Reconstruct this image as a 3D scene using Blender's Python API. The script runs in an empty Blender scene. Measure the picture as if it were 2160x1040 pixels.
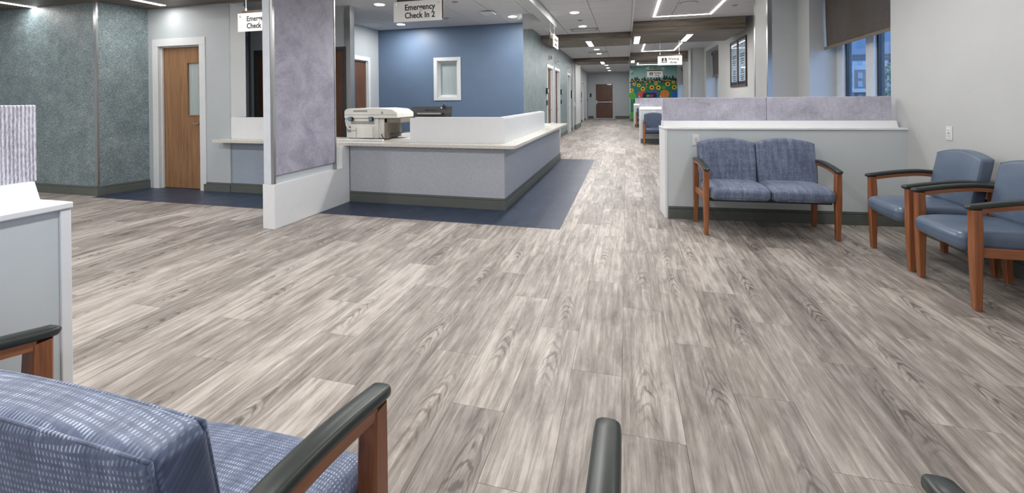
import bpy, bmesh, math, random
from mathutils import Vector, Matrix
random.seed(7)
S = bpy.context.scene
C = bpy.data.collections.new('place'); S.collection.children.link(C)
PI = math.pi

# ------------------------------------------------------------------ camera
F, YAW, PITCH, ROLL, CY, CAMH = 911.8, .257594, .003733, -.009433, 212.41, 1.33
fw = Vector((-math.sin(YAW)*math.cos(PITCH), math.cos(YAW)*math.cos(PITCH), -math.sin(PITCH)))
rt = Vector((math.cos(YAW), math.sin(YAW), 0)); up = rt.cross(fw)
r2 = math.cos(ROLL)*rt + math.sin(ROLL)*up; u2 = -math.sin(ROLL)*rt + math.cos(ROLL)*up
cd = bpy.data.cameras.new('camera'); cam = bpy.data.objects.new('camera', cd); C.objects.link(cam)
M = Matrix((r2, u2, -fw)).transposed().to_4x4(); M.translation = (0, 0, CAMH); cam.matrix_world = M
cd.sensor_width = 36; cd.lens = 36*F/2160; cd.shift_y = -(520-CY)/2160; cd.clip_start = .02; cd.clip_end = 500
S.camera = cam
def px(p):
    d = Vector(p)-Vector((0, 0, CAMH)); z = d.dot(fw)
    if z < .05: return None
    return (1080+F*d.dot(r2)/z, CY-F*d.dot(u2)/z)

# ------------------------------------------------------------------ world and exposure
wd = bpy.data.worlds.new('sky'); S.world = wd; wd.use_nodes = True
bg = wd.node_tree.nodes['Background']; bg.inputs[0].default_value = (.36, .60, 1, 1); bg.inputs[1].default_value = 5.5
S.view_settings.view_transform = 'Standard'; S.view_settings.look = 'None'
S.view_settings.exposure = -.14; S.view_settings.gamma = 1; S.view_settings.use_curve_mapping = False
S.cycles.use_denoising = True
S.cycles.max_bounces = 8; S.cycles.diffuse_bounces = 5; S.cycles.glossy_bounces = 3; S.cycles.transparent_max_bounces = 8
S.cycles.sample_clamp_indirect = 6
WARM = (1, .978, .952); COOL = (.95, .97, 1)

# ------------------------------------------------------------------ materials
def srgb(r, g, b):
    f = lambda c: (c/255/12.92) if c/255 <= .04045 else ((c/255+.055)/1.055)**2.4
    return (f(r), f(g), f(b), 1)
class N:
    def __init__(s, name):
        s.m = bpy.data.materials.new(name); s.m.use_nodes = True; s.t = s.m.node_tree; s.b = s.t.nodes['Principled BSDF']
    def n(s, typ, **kw):
        x = s.t.nodes.new('ShaderNode'+typ)
        for k, v in kw.items():
            if k in x.bl_rna.properties and k not in ('inputs',): setattr(x, k, v)
        return x
    def l(s, a, b): s.t.links.new(a, b)
    def set(s, inp, v):
        if hasattr(v, 'links') and hasattr(v, 'node'): s.l(v, s.b.inputs[inp])
        else: s.b.inputs[inp].default_value = v
    def coord(s, kind='Object'): return s.n('TexCoord').outputs[kind]
    def pos(s): return s.n('NewGeometry').outputs['Position']
    def map(s, v, scale=(1, 1, 1), rot=(0, 0, 0), loc=(0, 0, 0)):
        m = s.n('Mapping'); s.l(v, m.inputs[0]); m.inputs['Scale'].default_value = scale; m.inputs['Rotation'].default_value = rot
        m.inputs['Location'].default_value = loc; return m.outputs[0]
    def noise(s, v, scale=5, detail=4, rough=.6, dist=0, out=0):
        m = s.n('TexNoise'); s.l(v, m.inputs['Vector']); m.inputs['Scale'].default_value = scale; m.inputs['Detail'].default_value = detail
        m.inputs['Roughness'].default_value = rough; m.inputs['Distortion'].default_value = dist; return m.outputs[out]
    def ramp(s, f, stops):
        r = s.n('ValToRGB'); s.l(f, r.inputs[0]); e = r.color_ramp.elements
        while len(e) < len(stops): e.new(.5)
        for el, (p, c) in zip(e, stops): el.position = p; el.color = c if len(c) == 4 else (*c, 1)
        return r.outputs[0]
    def mix(s, f, a, b, mode='MIX'):
        m = s.n('Mix'); m.data_type = 'RGBA'; m.blend_type = mode
        for i, v in ((0, f), (6, a), (7, b)):
            if hasattr(v, 'links') and hasattr(v, 'node'): s.l(v, m.inputs[i])
            else: m.inputs[i].default_value = v
        return m.outputs[2]
    def math(s, op, a, b=0, c=0):
        m = s.n('Math'); m.operation = op
        for i, v in enumerate((a, b, c)):
            if hasattr(v, 'links') and hasattr(v, 'node'): s.l(v, m.inputs[i])
            else: m.inputs[i].default_value = v
        return m.outputs[0]
    def bump(s, h, strength=.2, dist=.01):
        b = s.n('Bump'); b.inputs['Strength'].default_value = strength; b.inputs['Distance'].default_value = dist
        s.l(h, b.inputs['Height']); s.l(b.outputs[0], s.b.inputs['Normal'])
def plain(name, col, rough=.5, metal=0, var=.04, scale=12, spec=None, bump=0):
    m = N(name); c = srgb(*col); lo = tuple(x*(1-var) for x in c[:3])+(1,); hi = tuple(min(1, x*(1+var)) for x in c[:3])+(1,)
    f = m.noise(m.pos(), scale, 3); m.set('Base Color', m.ramp(f, [(.3, lo), (.7, hi)])); m.set('Roughness', rough); m.set('Metallic', metal)
    if spec is not None: m.b.inputs['Specular IOR Level'].default_value = spec
    if bump: m.bump(f, bump, .004)
    return m.m
def emit(name, col, strength):
    m = N(name); m.set('Base Color', (.8, .8, .8, 1)); m.set('Emission Color', (*col, 1)); m.set('Emission Strength', strength); return m.m

PW, PL, PX0 = .241, 1.068, -.027
POFF = (1.76, 2.48, 2.12)
def mat_plank():
    m = N('vinyl_plank'); p = m.pos(); sx = m.n('SeparateXYZ'); m.l(p, sx.inputs[0]); X, Y = sx.outputs[0], sx.outputs[1]
    row = m.math('FLOOR', m.math('DIVIDE', m.math('SUBTRACT', X, PX0), PW))
    md = m.math('FLOORED_MODULO', row, 3)
    off = m.math('ADD', m.math('MULTIPLY', m.math('COMPARE', md, 1, .1), POFF[1]), m.math('ADD', m.math('MULTIPLY', m.math('COMPARE', md, 2, .1), POFF[2]), m.math('MULTIPLY', m.math('COMPARE', md, 0, .1), POFF[0])))
    col = m.math('FLOOR', m.math('DIVIDE', m.math('SUBTRACT', Y, off), PL))
    cv = m.n('CombineXYZ'); m.l(row, cv.inputs[0]); m.l(col, cv.inputs[1])
    wn = m.n('TexWhiteNoise', noise_dimensions='3D'); m.l(cv.outputs[0], wn.inputs[0])
    sp = m.n('SeparateColor'); m.l(wn.outputs['Color'], sp.inputs[0])
    c2 = m.n('CombineXYZ'); m.l(m.math('ADD', X, m.math('MULTIPLY', sp.outputs[0], 37.0)), c2.inputs[0]); m.l(m.math('ADD', Y, m.math('MULTIPLY', sp.outputs[1], 53.0)), c2.inputs[1]); m.l(sp.outputs[2], c2.inputs[2])
    v = c2.outputs[0]
    streak = m.noise(m.map(v, (30, 2.1, 1)), 1, 6, .68, .35)
    blot = m.noise(m.map(v, (9, 3.2, 1)), 1, 5, .65, .6)
    fine = m.noise(m.map(v, (170, 5, 1)), 1, 3, .7)
    xl = m.math('SUBTRACT', m.math('FRACT', m.math('DIVIDE', m.math('SUBTRACT', X, PX0), PW)), .5)
    yl = m.math('SUBTRACT', m.math('FRACT', m.math('DIVIDE', m.math('SUBTRACT', Y, off), PL)), m.math('ADD', .2, m.math('MULTIPLY', sp.outputs[1], .6)))
    xc = m.math('ADD', xl, m.math('MULTIPLY', m.math('SUBTRACT', sp.outputs[0], .5), .5))
    warp = m.math('MULTIPLY', m.math('SUBTRACT', m.noise(m.map(v, (9, 4, 1)), 1, 3, .6), .5), .34)
    para = m.math('ADD', m.math('ADD', m.math('MULTIPLY', m.math('MULTIPLY', xc, xc), 3.2), yl), warp)
    ring = m.math('SINE', m.math('MULTIPLY', para, 74.0))
    rmask = m.math('MULTIPLY', m.math('LESS_THAN', m.math('ABSOLUTE', xc), .33), m.math('GREATER_THAN', sp.outputs[2], .3))
    near = m.math('SUBTRACT', 1, m.math('MINIMUM', 1, m.math('MULTIPLY', m.math('ABSOLUTE', yl), 3.6)))
    rsoft = m.math('MULTIPLY', m.math('MULTIPLY', rmask, near), m.math('SUBTRACT', 1, m.math('MINIMUM', 1, m.math('MULTIPLY', m.math('ABSOLUTE', xc), 3.0))))
    f = m.math('ADD', m.math('MULTIPLY', streak, .72), m.math('ADD', m.math('MULTIPLY', blot, .42), m.math('MULTIPLY', fine, .2)))
    f = m.math('ADD', f, m.math('MULTIPLY', m.math('SUBTRACT', sp.outputs[0], .5), .15))
    f = m.math('SUBTRACT', f, m.math('MULTIPLY', m.math('MAXIMUM', ring, 0), m.math('MULTIPLY', rsoft, .22)))
    base = m.ramp(f, [(.44, srgb(92, 86, 81)), (.56, srgb(124, 117, 112)), (.66, srgb(146, 139, 133)), (.76, srgb(172, 165, 159)), (.9, srgb(196, 190, 184))])
    tint = m.noise(m.map(v, (9, .9, 1), loc=(3, 9, 4)), 1, 2)
    base = m.mix(m.math('MULTIPLY', m.math('SUBTRACT', tint, .45), .9), base, m.mix(1, base, (1.04, .97, .91, 1), 'MULTIPLY'))
    m.set('Base Color', base); m.set('Roughness', .46); m.b.inputs['Specular IOR Level'].default_value = .35
    m.bump(fine, .12, .001); return m.m
def mat_bluetile():
    m = N('navy_vinyl'); v = m.pos(); a = m.noise(m.map(v, (5, 3, 1)), 1, 6, .7); b = m.noise(m.map(v, (60, 14, 1)), 1, 3)
    f = m.math('ADD', m.math('MULTIPLY', a, .75), m.math('MULTIPLY', b, .3))
    m.set('Base Color', m.ramp(f, [(.35, srgb(36, 45, 62)), (.55, srgb(46, 58, 79)), (.75, srgb(62, 75, 97))])); m.set('Roughness', .42); m.bump(b, .1, .001); return m.m
def mat_teal():
    m = N('textured_wallcovering'); v = m.pos(); mp = m.map(v, (46, 46, 120)); a = m.noise(mp, 1, 3, .6, .4); b = m.noise(v, 5, 3)
    f = m.math('ADD', m.math('MULTIPLY', a, .8), m.math('MULTIPLY', b, .25))
    m.set('Base Color', m.ramp(f, [(.35, srgb(85, 100, 105)), (.52, srgb(115, 131, 135)), (.68, srgb(164, 177, 180))])); m.set('Roughness', .38); m.bump(a, .8, .008); return m.m
def mat_weave(name, lo, hi, s=240, rough=.8):
    m = N(name); v = m.pos(); a = m.noise(m.map(v, (s, s, s*.12)), 1, 2); b = m.noise(m.map(v, (s*.12, s*.12, s)), 1, 2)
    f = m.math('ADD', m.math('MULTIPLY', a, .5), m.math('MULTIPLY', b, .5)); m.set('Base Color', m.ramp(f, [(.36, srgb(*lo)), (.64, srgb(*hi))])); m.set('Roughness', rough); m.bump(f, .15, .001); return m.m
def mat_lilac():
    m = N('lilac_fibre_panel'); v = m.pos(); big = m.noise(v, 3.2, 5, .75, .3)
    w1 = m.noise(m.map(v, (130, 130, 14)), 1, 3, .7, 1.2); w2 = m.noise(m.map(v, (16, 16, 120), rot=(.2, .15, 0)), 1, 3, .7, 1.5); fi = m.noise(v, 260, 2)
    f = m.math('ADD', m.math('MULTIPLY', big, .5), m.math('ADD', m.math('MULTIPLY', w1, .3), m.math('ADD', m.math('MULTIPLY', w2, .26), m.math('MULTIPLY', fi, .1))))
    m.set('Base Color', m.ramp(f, [(.40, srgb(126, 125, 138)), (.54, srgb(165, 164, 179)), (.64, srgb(184, 183, 198)), (.78, srgb(205, 204, 217))])); m.set('Roughness', .6); m.bump(w1, .08, .001); return m.m
def mat_fibre():
    m = N('lilac_fibre_screen'); v = m.pos(); big = m.noise(v, 3.0, 4, .7, .4); fib = m.noise(m.map(v, (1, 1, .75)), 34, 7, .8, 3.2); fine = m.noise(m.map(v, (90, 90, 60)), 1, 5, .8, 2.2); sp = m.noise(v, 230, 2, .6)
    f = m.math('ADD', m.math('MULTIPLY', big, .34), m.math('ADD', m.math('MULTIPLY', fib, .4), m.math('ADD', m.math('MULTIPLY', fine, .22), m.math('MULTIPLY', sp, .1))))
    m.set('Base Color', m.ramp(f, [(.40, srgb(112, 110, 126)), (.51, srgb(154, 152, 168)), (.60, srgb(180, 178, 193)), (.72, srgb(206, 204, 216))])); m.set('Roughness', .6); m.bump(fib, .06, .001); return m.m
def mat_bark():
    m = N('lilac_birch_print'); v = m.pos(); d = m.noise(m.map(v, (14, 14, 3)), 1, 3, .6)
    sx = m.n('SeparateXYZ'); m.l(v, sx.inputs[0]); y = m.math('ADD', sx.outputs[1], m.math('MULTIPLY', d, .010))
    w = m.math('SINE', m.math('MULTIPLY', y, 640)); g = m.noise(m.map(v, (90, 240, 60)), 1, 3, .7); h = m.noise(m.map(v, (20, 30, 5)), 1, 3)
    f = m.math('ADD', m.math('MULTIPLY', w, .10), m.math('ADD', m.math('MULTIPLY', g, .55), m.math('MULTIPLY', h, .25)))
    m.set('Base Color', m.ramp(f, [(.24, srgb(122, 121, 130)), (.40, srgb(172, 171, 184)), (.52, srgb(216, 215, 226))])); m.set('Roughness', .55); return m.m
def mat_counter():
    m = N('speckled_quartz'); v = m.pos(); a = m.noise(m.map(v, (45, 45, 160)), 1, 4, .7); b = m.noise(v, 420, 2)
    f = m.math('ADD', m.math('MULTIPLY', a, .7), m.math('MULTIPLY', b, .4)); m.set('Base Color', m.ramp(f, [(.36, srgb(120, 116, 108)), (.46, srgb(196, 193, 184)), (.7, srgb(222, 220, 212))])); m.set('Roughness', .22); return m.m
def mat_wood(name, lo, mid, hi, axis=2, sc=1, rough=.45, kind='pos'):
    m = N(name); v = m.pos() if kind == 'pos' else m.coord(); s = [30*sc]*3; s[axis] = 1.6*sc; s2 = [150*sc]*3; s2[axis] = 5*sc
    a = m.noise(m.map(v, tuple(s)), 1, 4, .6, .6); b = m.noise(m.map(v, tuple(s2)), 1, 3, .7)
    f = m.math('ADD', m.math('MULTIPLY', a, .75), m.math('MULTIPLY', b, .3)); m.set('Base Color', m.ramp(f, [(.34, srgb(*lo)), (.52, srgb(*mid)), (.72, srgb(*hi))])); m.set('Roughness', rough); m.bump(b, .06, .001); return m.m
def mat_chairfabric():
    m = N('blue_crosshatch_fabric'); v = m.coord(); sx = m.n('SeparateXYZ'); m.l(v, sx.inputs[0]); X = sx.outputs[0]; V = m.math('ADD', sx.outputs[1], sx.outputs[2])
    cv = m.n('CombineXYZ'); m.l(X, cv.inputs[0]); m.l(V, cv.inputs[1]); v2 = cv.outputs[0]
    a = m.noise(m.map(v2, (170, 24, 1)), 1, 2, .5); b = m.noise(m.map(v2, (24, 150, 1)), 1, 2, .5); pa = m.noise(m.map(v2, (26, 3, 1)), 1, 2); pb = m.noise(m.map(v2, (3, 26, 1)), 1, 2)
    wx = m.math('MAXIMUM', m.math('SINE', m.math('MULTIPLY', X, 900)), 0); wy = m.math('MINIMUM', 1, m.math('MAXIMUM', m.math('ADD', m.math('MULTIPLY', m.math('SINE', m.math('MULTIPLY', V, 540)), 1.2), .5), 0))
    dash = m.math('MULTIPLY', m.math('MULTIPLY', wx, wy), m.math('MAXIMUM', m.math('SUBTRACT', m.math('ADD', m.math('MULTIPLY', pa, .9), m.math('MULTIPLY', pb, .8)), .55), 0))
    f = m.math('ADD', m.math('ADD', m.math('MULTIPLY', a, .36), m.math('MULTIPLY', b, .28)), m.math('ADD', m.math('MULTIPLY', pa, .26), m.math('MULTIPLY', dash, .9)))
    m.set('Base Color', m.ramp(f, [(.32, srgb(60, 71, 94)), (.46, srgb(84, 95, 121)), (.6, srgb(115, 126, 150)), (.85, srgb(176, 187, 206))])); m.set('Roughness', .55)
    m.b.inputs['Sheen Weight'].default_value = .15; m.bump(f, .12, .001); return m.m
def mat_vinyl(name, lo, hi):
    m = N(name); v = m.coord(); a = m.noise(v, 4, 3); b = m.noise(v, 420, 2); m.set('Base Color', m.ramp(a, [(.3, srgb(*lo)), (.7, srgb(*hi))])); m.set('Roughness', .31); m.bump(b, .06, .001); return m.m
def mat_steel(name='brushed_steel', col=(.55, .56, .56)):
    m = N(name); v = m.pos(); a = m.noise(m.map(v, (220, 220, 3)), 1, 3); m.set('Base Color', m.ramp(a, [(.3, tuple(c*.8 for c in col)), (.7, col)])); m.set('Metallic', 1); m.set('Roughness', .3); return m.m
def mat_glass(name='glass', tint=(.9, .95, 1), alpha=.12):
    m = N(name); t = m.t; out = t.nodes['Material Output']; tr = m.n('BsdfTransparent'); tr.inputs[0].default_value = (*tint, 1); gl = m.n('BsdfGlossy'); gl.inputs['Roughness'].default_value = .02
    mx = m.n('MixShader'); mx.inputs[0].default_value = alpha; m.l(tr.outputs[0], mx.inputs[1]); m.l(gl.outputs[0], mx.inputs[2]); m.l(mx.outputs[0], out.inputs[0]); return m.m
def mat_frost():
    m = N('translucent_blind_glass'); v = m.pos(); a = m.noise(m.map(v, (60, 60, 1)), 1, 2); m.set('Base Color', m.ramp(a, [(.3, srgb(150, 162, 164)), (.7, srgb(172, 182, 183))])); m.set('Roughness', .12); return m.m
def mat_brick():
    m = N('red_brick_far'); b = m.n('TexBrick'); m.l(m.map(m.pos(), (1, 1, 1), rot=(PI/2, 0, 0)), b.inputs[0]); b.inputs['Scale'].default_value = 2
    b.inputs['Color1'].default_value = srgb(104, 76, 68); b.inputs['Color2'].default_value = srgb(90, 66, 62); b.inputs['Mortar'].default_value = srgb(112, 104, 100); m.set('Base Color', b.outputs[0]); return m.m

MT = dict(plank=mat_plank(), navy=mat_bluetile(), teal=mat_teal(), lilac=mat_lilac(), fibre=mat_fibre(), bark=mat_bark(), counter=mat_counter(),
  white=plain('white_paint', (186, 188, 188), .55, var=.02, scale=3), gwall=plain('pale_grey_paint', (178, 184, 188), .5, var=.02, scale=3), blue=plain('slate_blue_paint', (92, 112, 137), .5, var=.05, scale=2),
  lam=plain('white_laminate', (222, 224, 227), .35, var=.015), trimw=plain('white_trim', (210, 213, 215), .4, var=.02), divw=plain('divider_grey', (192, 199, 203), .5, var=.02, scale=4),
  deskfab=mat_weave('grey_desk_fabric', (158, 163, 172), (186, 190, 198)), checkfab=mat_weave('blue_grey_desk_fabric', (140, 152, 166), (164, 174, 188)),
  base=plain('olive_rubber_base', (90, 95, 91), .45, var=.06, scale=8), basedark=plain('olive_base_groove', (44, 48, 46), .5),
  oak=mat_wood('oak_door_veneer', (112, 80, 54), (138, 102, 70), (156, 120, 88)), walnut=mat_wood('walnut_door_veneer', (72, 48, 36), (94, 64, 48), (112, 80, 62)),
  beamx=mat_wood('grey_oak_laminate', (66, 58, 50), (104, 94, 84), (146, 134, 120), axis=0, sc=.5, rough=.5), cherry=mat_wood('cherry_chair_wood', (108, 62, 38), (140, 86, 54), (164, 108, 74), axis=2, sc=.8, rough=.32, kind='obj'),
  cherryy=mat_wood('cherry_rail_wood', (108, 62, 38), (140, 86, 54), (164, 108, 74), axis=1, sc=.8, rough=.32, kind='obj'),
  arm=plain('black_urethane', (40, 46, 44), .34, var=.08, scale=30), fabric=mat_chairfabric(), vinyl=mat_vinyl('slate_blue_vinyl', (82, 97, 118), (99, 113, 133)), navyvinyl=mat_vinyl('deep_blue_vinyl', (54, 66, 90), (66, 80, 104)),
  steel=mat_steel(), dsteel=mat_steel('dark_steel', (.25, .26, .27)), tile=plain('acoustic_tile', (203, 203, 205), .85, var=.02, scale=60, bump=.05), grid=plain('ceiling_grid_metal', (118, 120, 124), .6),
  black=plain('black_plastic', (26, 27, 29), .45, var=.1), dgrey=plain('dark_grey_plastic', (62, 64, 66), .45, var=.06), beige=plain('printer_beige', (226, 225, 219), .42, var=.02), taupe=plain('printer_taupe', (122, 114, 102), .5), pgrey=plain('printer_vent_grey', (150, 150, 148), .6),
  bluepl=plain('blue_hinge_plastic', (104, 136, 168), .4), signw=plain('sign_white', (226, 226, 224), .4, var=.01), ink=plain('sign_ink', (24, 26, 26), .6), signback=plain('sign_brown_board', (74, 64, 50), .5, var=.1, scale=30),
  glass=mat_glass(), frost=mat_frost(), gap=plain('subfloor_dark', (60, 56, 52), .9), shade=mat_weave('brown_solar_shade', (98, 88, 78), (134, 121, 108), 300), winw=plain('white_aluminium', (206, 212, 220), .4), gasket=plain('black_gasket', (16, 20, 24), .35),
  led=emit('led_strip', (1, .97, .9), 16), lamp=emit('downlight_lens', (1, .96, .9), 24), beamlamp=emit('beam_light_lens', (1, .97, .92), 14), paper=plain('paper_white', (214, 216, 218), .6), navyink=plain('navy_print', (44, 50, 84), .6), framewood=mat_wood('dark_frame_wood', (44, 32, 24), (66, 48, 36), (86, 64, 48)),
  brick=mat_brick(), bwhite=plain('far_white_siding', (130, 136, 142), .7), bglass=plain('far_window_glass', (96, 112, 128), .2), leaf=plain('far_leaf_green', (44, 78, 48), .8, var=.4, scale=3), bark2=plain('far_trunk', (70, 60, 50), .9), asphalt=plain('far_asphalt', (120, 122, 124), .9), canopy=plain('canopy_siding', (92, 102, 116), .6))

# ------------------------------------------------------------------ object helpers
def wm(o): return o.matrix_basis.copy() if o.parent is None else wm(o.parent) @ o.matrix_parent_inverse @ o.matrix_basis
def tag(o, label=None, cat=None, group=None, kind=None):
    if label: o['label'] = label
    if cat: o['category'] = cat
    if group: o['group'] = group
    if kind: o['kind'] = kind
    return o
def link(o, parent=None):
    C.objects.link(o)
    if parent is not None: o.parent = parent; o.matrix_parent_inverse = wm(parent).inverted()
    return o
def mesh(name, bm, mat, parent=None, smooth=False):
    bmesh.ops.recalc_face_normals(bm, faces=bm.faces)
    me = bpy.data.meshes.new(name); bm.to_mesh(me); bm.free(); me.materials.append(MT[mat] if isinstance(mat, str) else mat)
    if smooth:
        for p in me.polygons: p.use_smooth = True
        if smooth == 'auto': me.set_sharp_from_angle(angle=math.radians(35))
    return link(bpy.data.objects.new(name, me), parent)
def empty(name, loc, label, cat, group=None, kind=None):
    o = bpy.data.objects.new(name, None); o.empty_display_size = .1; o.location = loc; C.objects.link(o); return tag(o, label, cat, group, kind)
def bx(bm, x0, x1, y0, y1, z0, z1, bev=0, seg=2):
    x0, x1 = sorted((x0, x1)); y0, y1 = sorted((y0, y1)); z0, z1 = sorted((z0, z1))
    v = [bm.verts.new(p) for p in ((x0, y0, z0), (x1, y0, z0), (x1, y1, z0), (x0, y1, z0), (x0, y0, z1), (x1, y0, z1), (x1, y1, z1), (x0, y1, z1))]
    fs = [bm.faces.new([v[i] for i in q]) for q in ((0, 3, 2, 1), (4, 5, 6, 7), (0, 1, 5, 4), (1, 2, 6, 5), (2, 3, 7, 6), (3, 0, 4, 7))]
    if bev:
        es = list({e for f in fs for e in f.edges}); bmesh.ops.bevel(bm, geom=es, offset=bev, segments=seg, affect='EDGES', profile=.5)
def box(name, x, y, z, mat, parent=None, bev=0):
    bm = bmesh.new(); bx(bm, *x, *y, *z, bev); return mesh(name, bm, mat, parent)
def prism(bm, pts, axis, a, b):
    """polygon in the two other axes extruded along axis from a to b"""
    def P(u, w, t): return {0: (t, u, w), 1: (u, t, w), 2: (u, w, t)}[axis]
    A = [bm.verts.new(P(u, w, a)) for u, w in pts]; B = [bm.verts.new(P(u, w, b)) for u, w in pts]; n = len(pts)
    bm.faces.new(A); bm.faces.new(B[::-1])
    for i in range(n): bm.faces.new((A[i], A[(i+1) % n], B[(i+1) % n], B[i]))
def disc(bm, c, r, h, axis=2, n=24, r2=None):
    r2 = r if r2 is None else r2
    def P(a, rr, t):
        u, w = rr*math.cos(a), rr*math.sin(a)
        return Vector(c)+Vector({0: (t, u, w), 1: (u, t, w), 2: (u, w, t)}[axis])
    A = [bm.verts.new(P(2*PI*i/n, r, 0)) for i in range(n)]; B = [bm.verts.new(P(2*PI*i/n, r2, h)) for i in range(n)]
    bm.faces.new(A); bm.faces.new(B[::-1])
    for i in range(n): bm.faces.new((A[i], A[(i+1) % n], B[(i+1) % n], B[i]))
def tube(bm, pts, r, n=8, cap=True, prof=None):
    """sweep a ring along pts; prof = list of (a,b) offsets, else circle"""
    pts = [Vector(p) for p in pts]; rings = []
    rr = r if isinstance(r, (list, tuple)) else [r]*len(pts)
    for i, p in enumerate(pts):
        t = (pts[min(i+1, len(pts)-1)]-pts[max(i-1, 0)]).normalized()
        s = t.cross(Vector((0, 0, 1)))
        if s.length < 1e-3: s = Vector((1, 0, 0))
        s.normalize(); q = s.cross(t)
        pr = prof or [(math.cos(2*PI*k/n), math.sin(2*PI*k/n)) for k in range(n)]
        rings.append([bm.verts.new(p+(s*a+q*b)*rr[i]) for a, b in pr])
    m = len(rings[0])
    for A, B in zip(rings, rings[1:]):
        for k in range(m): bm.faces.new((A[k], A[(k+1) % m], B[(k+1) % m], B[k]))
    if cap: bm.faces.new(rings[0][::-1]); bm.faces.new(rings[-1])
def rbox(w, d, h, r, f=None, nf=8, nc=4):
    """rounded box centred on the origin, then deformed by f"""
    bm = bmesh.new(); H = (w/2, d/2, h/2)
    def vals(a): return [-a+r*i/nc for i in range(nc)]+[-a+r+(2*a-2*r)*i/nf for i in range(nf+1)]+[a-r+r*i/nc for i in range(1, nc+1)]
    V = [vals(a) for a in H]; cache = {}
    def vert(q):
        k = tuple(round(c, 5) for c in q)
        if k not in cache:
            inn = Vector([max(-a+r, min(a-r, c)) for c, a in zip(q, H)]); dv = Vector(q)-inn
            p = inn+dv.normalized()*r if dv.length > 1e-7 else inn
            cache[k] = bm.verts.new(f(p) if f else p)
        return cache[k]
    for ax in range(3):
        u, w_ = [i for i in range(3) if i != ax]
        for sgn in (-1, 1):
            for i in range(len(V[u])-1):
                for j in range(len(V[w_])-1):
                    c = []
                    for a, b in ((i, j), (i+1, j), (i+1, j+1), (i, j+1)):
                        q = [0, 0, 0]; q[ax] = sgn*H[ax]; q[u] = V[u][a]; q[w_] = V[w_][b]; c.append(vert(q))
                    try: bm.faces.new(c)
                    except ValueError: pass
    return bm
def text(name, body, size, mat, parent, M4, align='CENTER', depth=.001, bold=0, sx=1):
    cu = bpy.data.curves.new(name, 'FONT'); cu.body = body; cu.size = size; cu.align_x = align; cu.align_y = 'CENTER'; cu.extrude = depth; cu.offset = bold; cu.resolution_u = 3; cu.space_line = 1.05
    o = bpy.data.objects.new(name, cu); C.objects.link(o); dg = bpy.context.evaluated_depsgraph_get(); dg.update()
    me = bpy.data.meshes.new_from_object(o.evaluated_get(dg)); bpy.data.objects.remove(o); bpy.data.curves.remove(cu)
    me.transform(M4 @ Matrix.Diagonal((sx, 1, 1, 1))); me.materials.clear(); me.materials.append(MT[mat]); me.name = name
    return link(bpy.data.objects.new(name, me), parent)
FACE_S = lambda x, y, z: Matrix.Translation((x, y, z)) @ Matrix.Rotation(PI/2, 4, 'X')                       # read from -Y
FACE_E = lambda x, y, z: Matrix.Translation((x, y, z)) @ Matrix.Rotation(PI/2, 4, 'Z') @ Matrix.Rotation(PI/2, 4, 'X')   # read from +X
def copytree(o, parent=None):
    c = o.copy(); C.objects.link(c)
    if parent is not None: c.parent = parent; c.matrix_parent_inverse = o.matrix_parent_inverse.copy()
    for ch in list(o.children): copytree(ch, c)
    return c
def light(name, loc, size, power, parent, col=WARM, sy=None, rot=(0, 0, 0)):
    ld = bpy.data.lights.new(name, 'AREA'); ld.energy = power; ld.color = col; ld.size = size
    ld.shape = 'DISK' if sy is None else 'RECTANGLE'
    if sy: ld.size_y = sy
    o = bpy.data.objects.new(name, ld); o.location = loc; o.rotation_euler = rot; return link(o, parent)
# wall frames: (u along wall, n depth into the wall, z) -> world
class Plane:
    def __init__(s, kind, face): s.k, s.f = kind, face
    def p(s, u, n):
        return {'S': (u, s.f+n), 'E': (s.f-n, u), 'W': (s.f+n, u)}[s.k]    # S faces -Y, E faces +X, W faces -X
    def bx(s, bm, u, n, z, bev=0):
        a = s.p(u[0], n[0]); b = s.p(u[1], n[1]); bx(bm, a[0], b[0], a[1], b[1], z[0], z[1], bev)
    def box(s, name, u, n, z, mat, parent=None, bev=0):
        bm = bmesh.new(); s.bx(bm, u, n, z, bev); return mesh(name, bm, mat, parent)
def wallholes(name, pl, u0, u1, z0, z1, th, mat, holes=()):
    bm = bmesh.new(); us = sorted({u0, u1, *[h[0] for h in holes], *[h[1] for h in holes]}); us = [u for u in us if u0 <= u <= u1]
    for a, b in zip(us, us[1:]):
        hs = [h for h in holes if h[0] <= a+1e-6 and h[1] >= b-1e-6]
        zz = z0
        for h in sorted(hs, key=lambda h: h[2]):
            if h[2] > zz: pl.bx(bm, (a, b), (0, th), (zz, h[2]))
            zz = h[3]
        if z1 > zz: pl.bx(bm, (a, b), (0, th), (zz, z1))
    bmesh.ops.remove_doubles(bm, verts=bm.verts, dist=1e-5)
    return tag(mesh(name, bm, mat), kind='structure')
def baseboard(name, pl, u0, u1, h=.135, parent=None, n0=0):
    bm = bmesh.new(); pl.bx(bm, (u0, u1), (n0-.016, n0+.002), (.001, h-.028), .002); pl.bx(bm, (u0, u1), (n0-.011, n0+.002), (h-.024, h-.012), .002); pl.bx(bm, (u0, u1), (n0-.007, n0+.002), (h-.012, h))
    o = mesh(name, bm, 'base', parent)
    g = pl.box('groove', (u0, u1), (n0-.006, n0+.001), (h-.03, h-.022), 'basedark', o)
    return o if parent else tag(o, kind='structure')

SF, SE, SW = (lambda f: Plane('S', f)), (lambda f: Plane('E', f)), (lambda f: Plane('W', f))

# ================================================================== STRUCTURE
XL, XR, YB, YE = -9.6, 2.75, -4.0, 28.9
HALLX, BLUEY, RETX = -2.16, 9.2, -5.72
CZ, WZ = 3.0, 3.13
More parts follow.
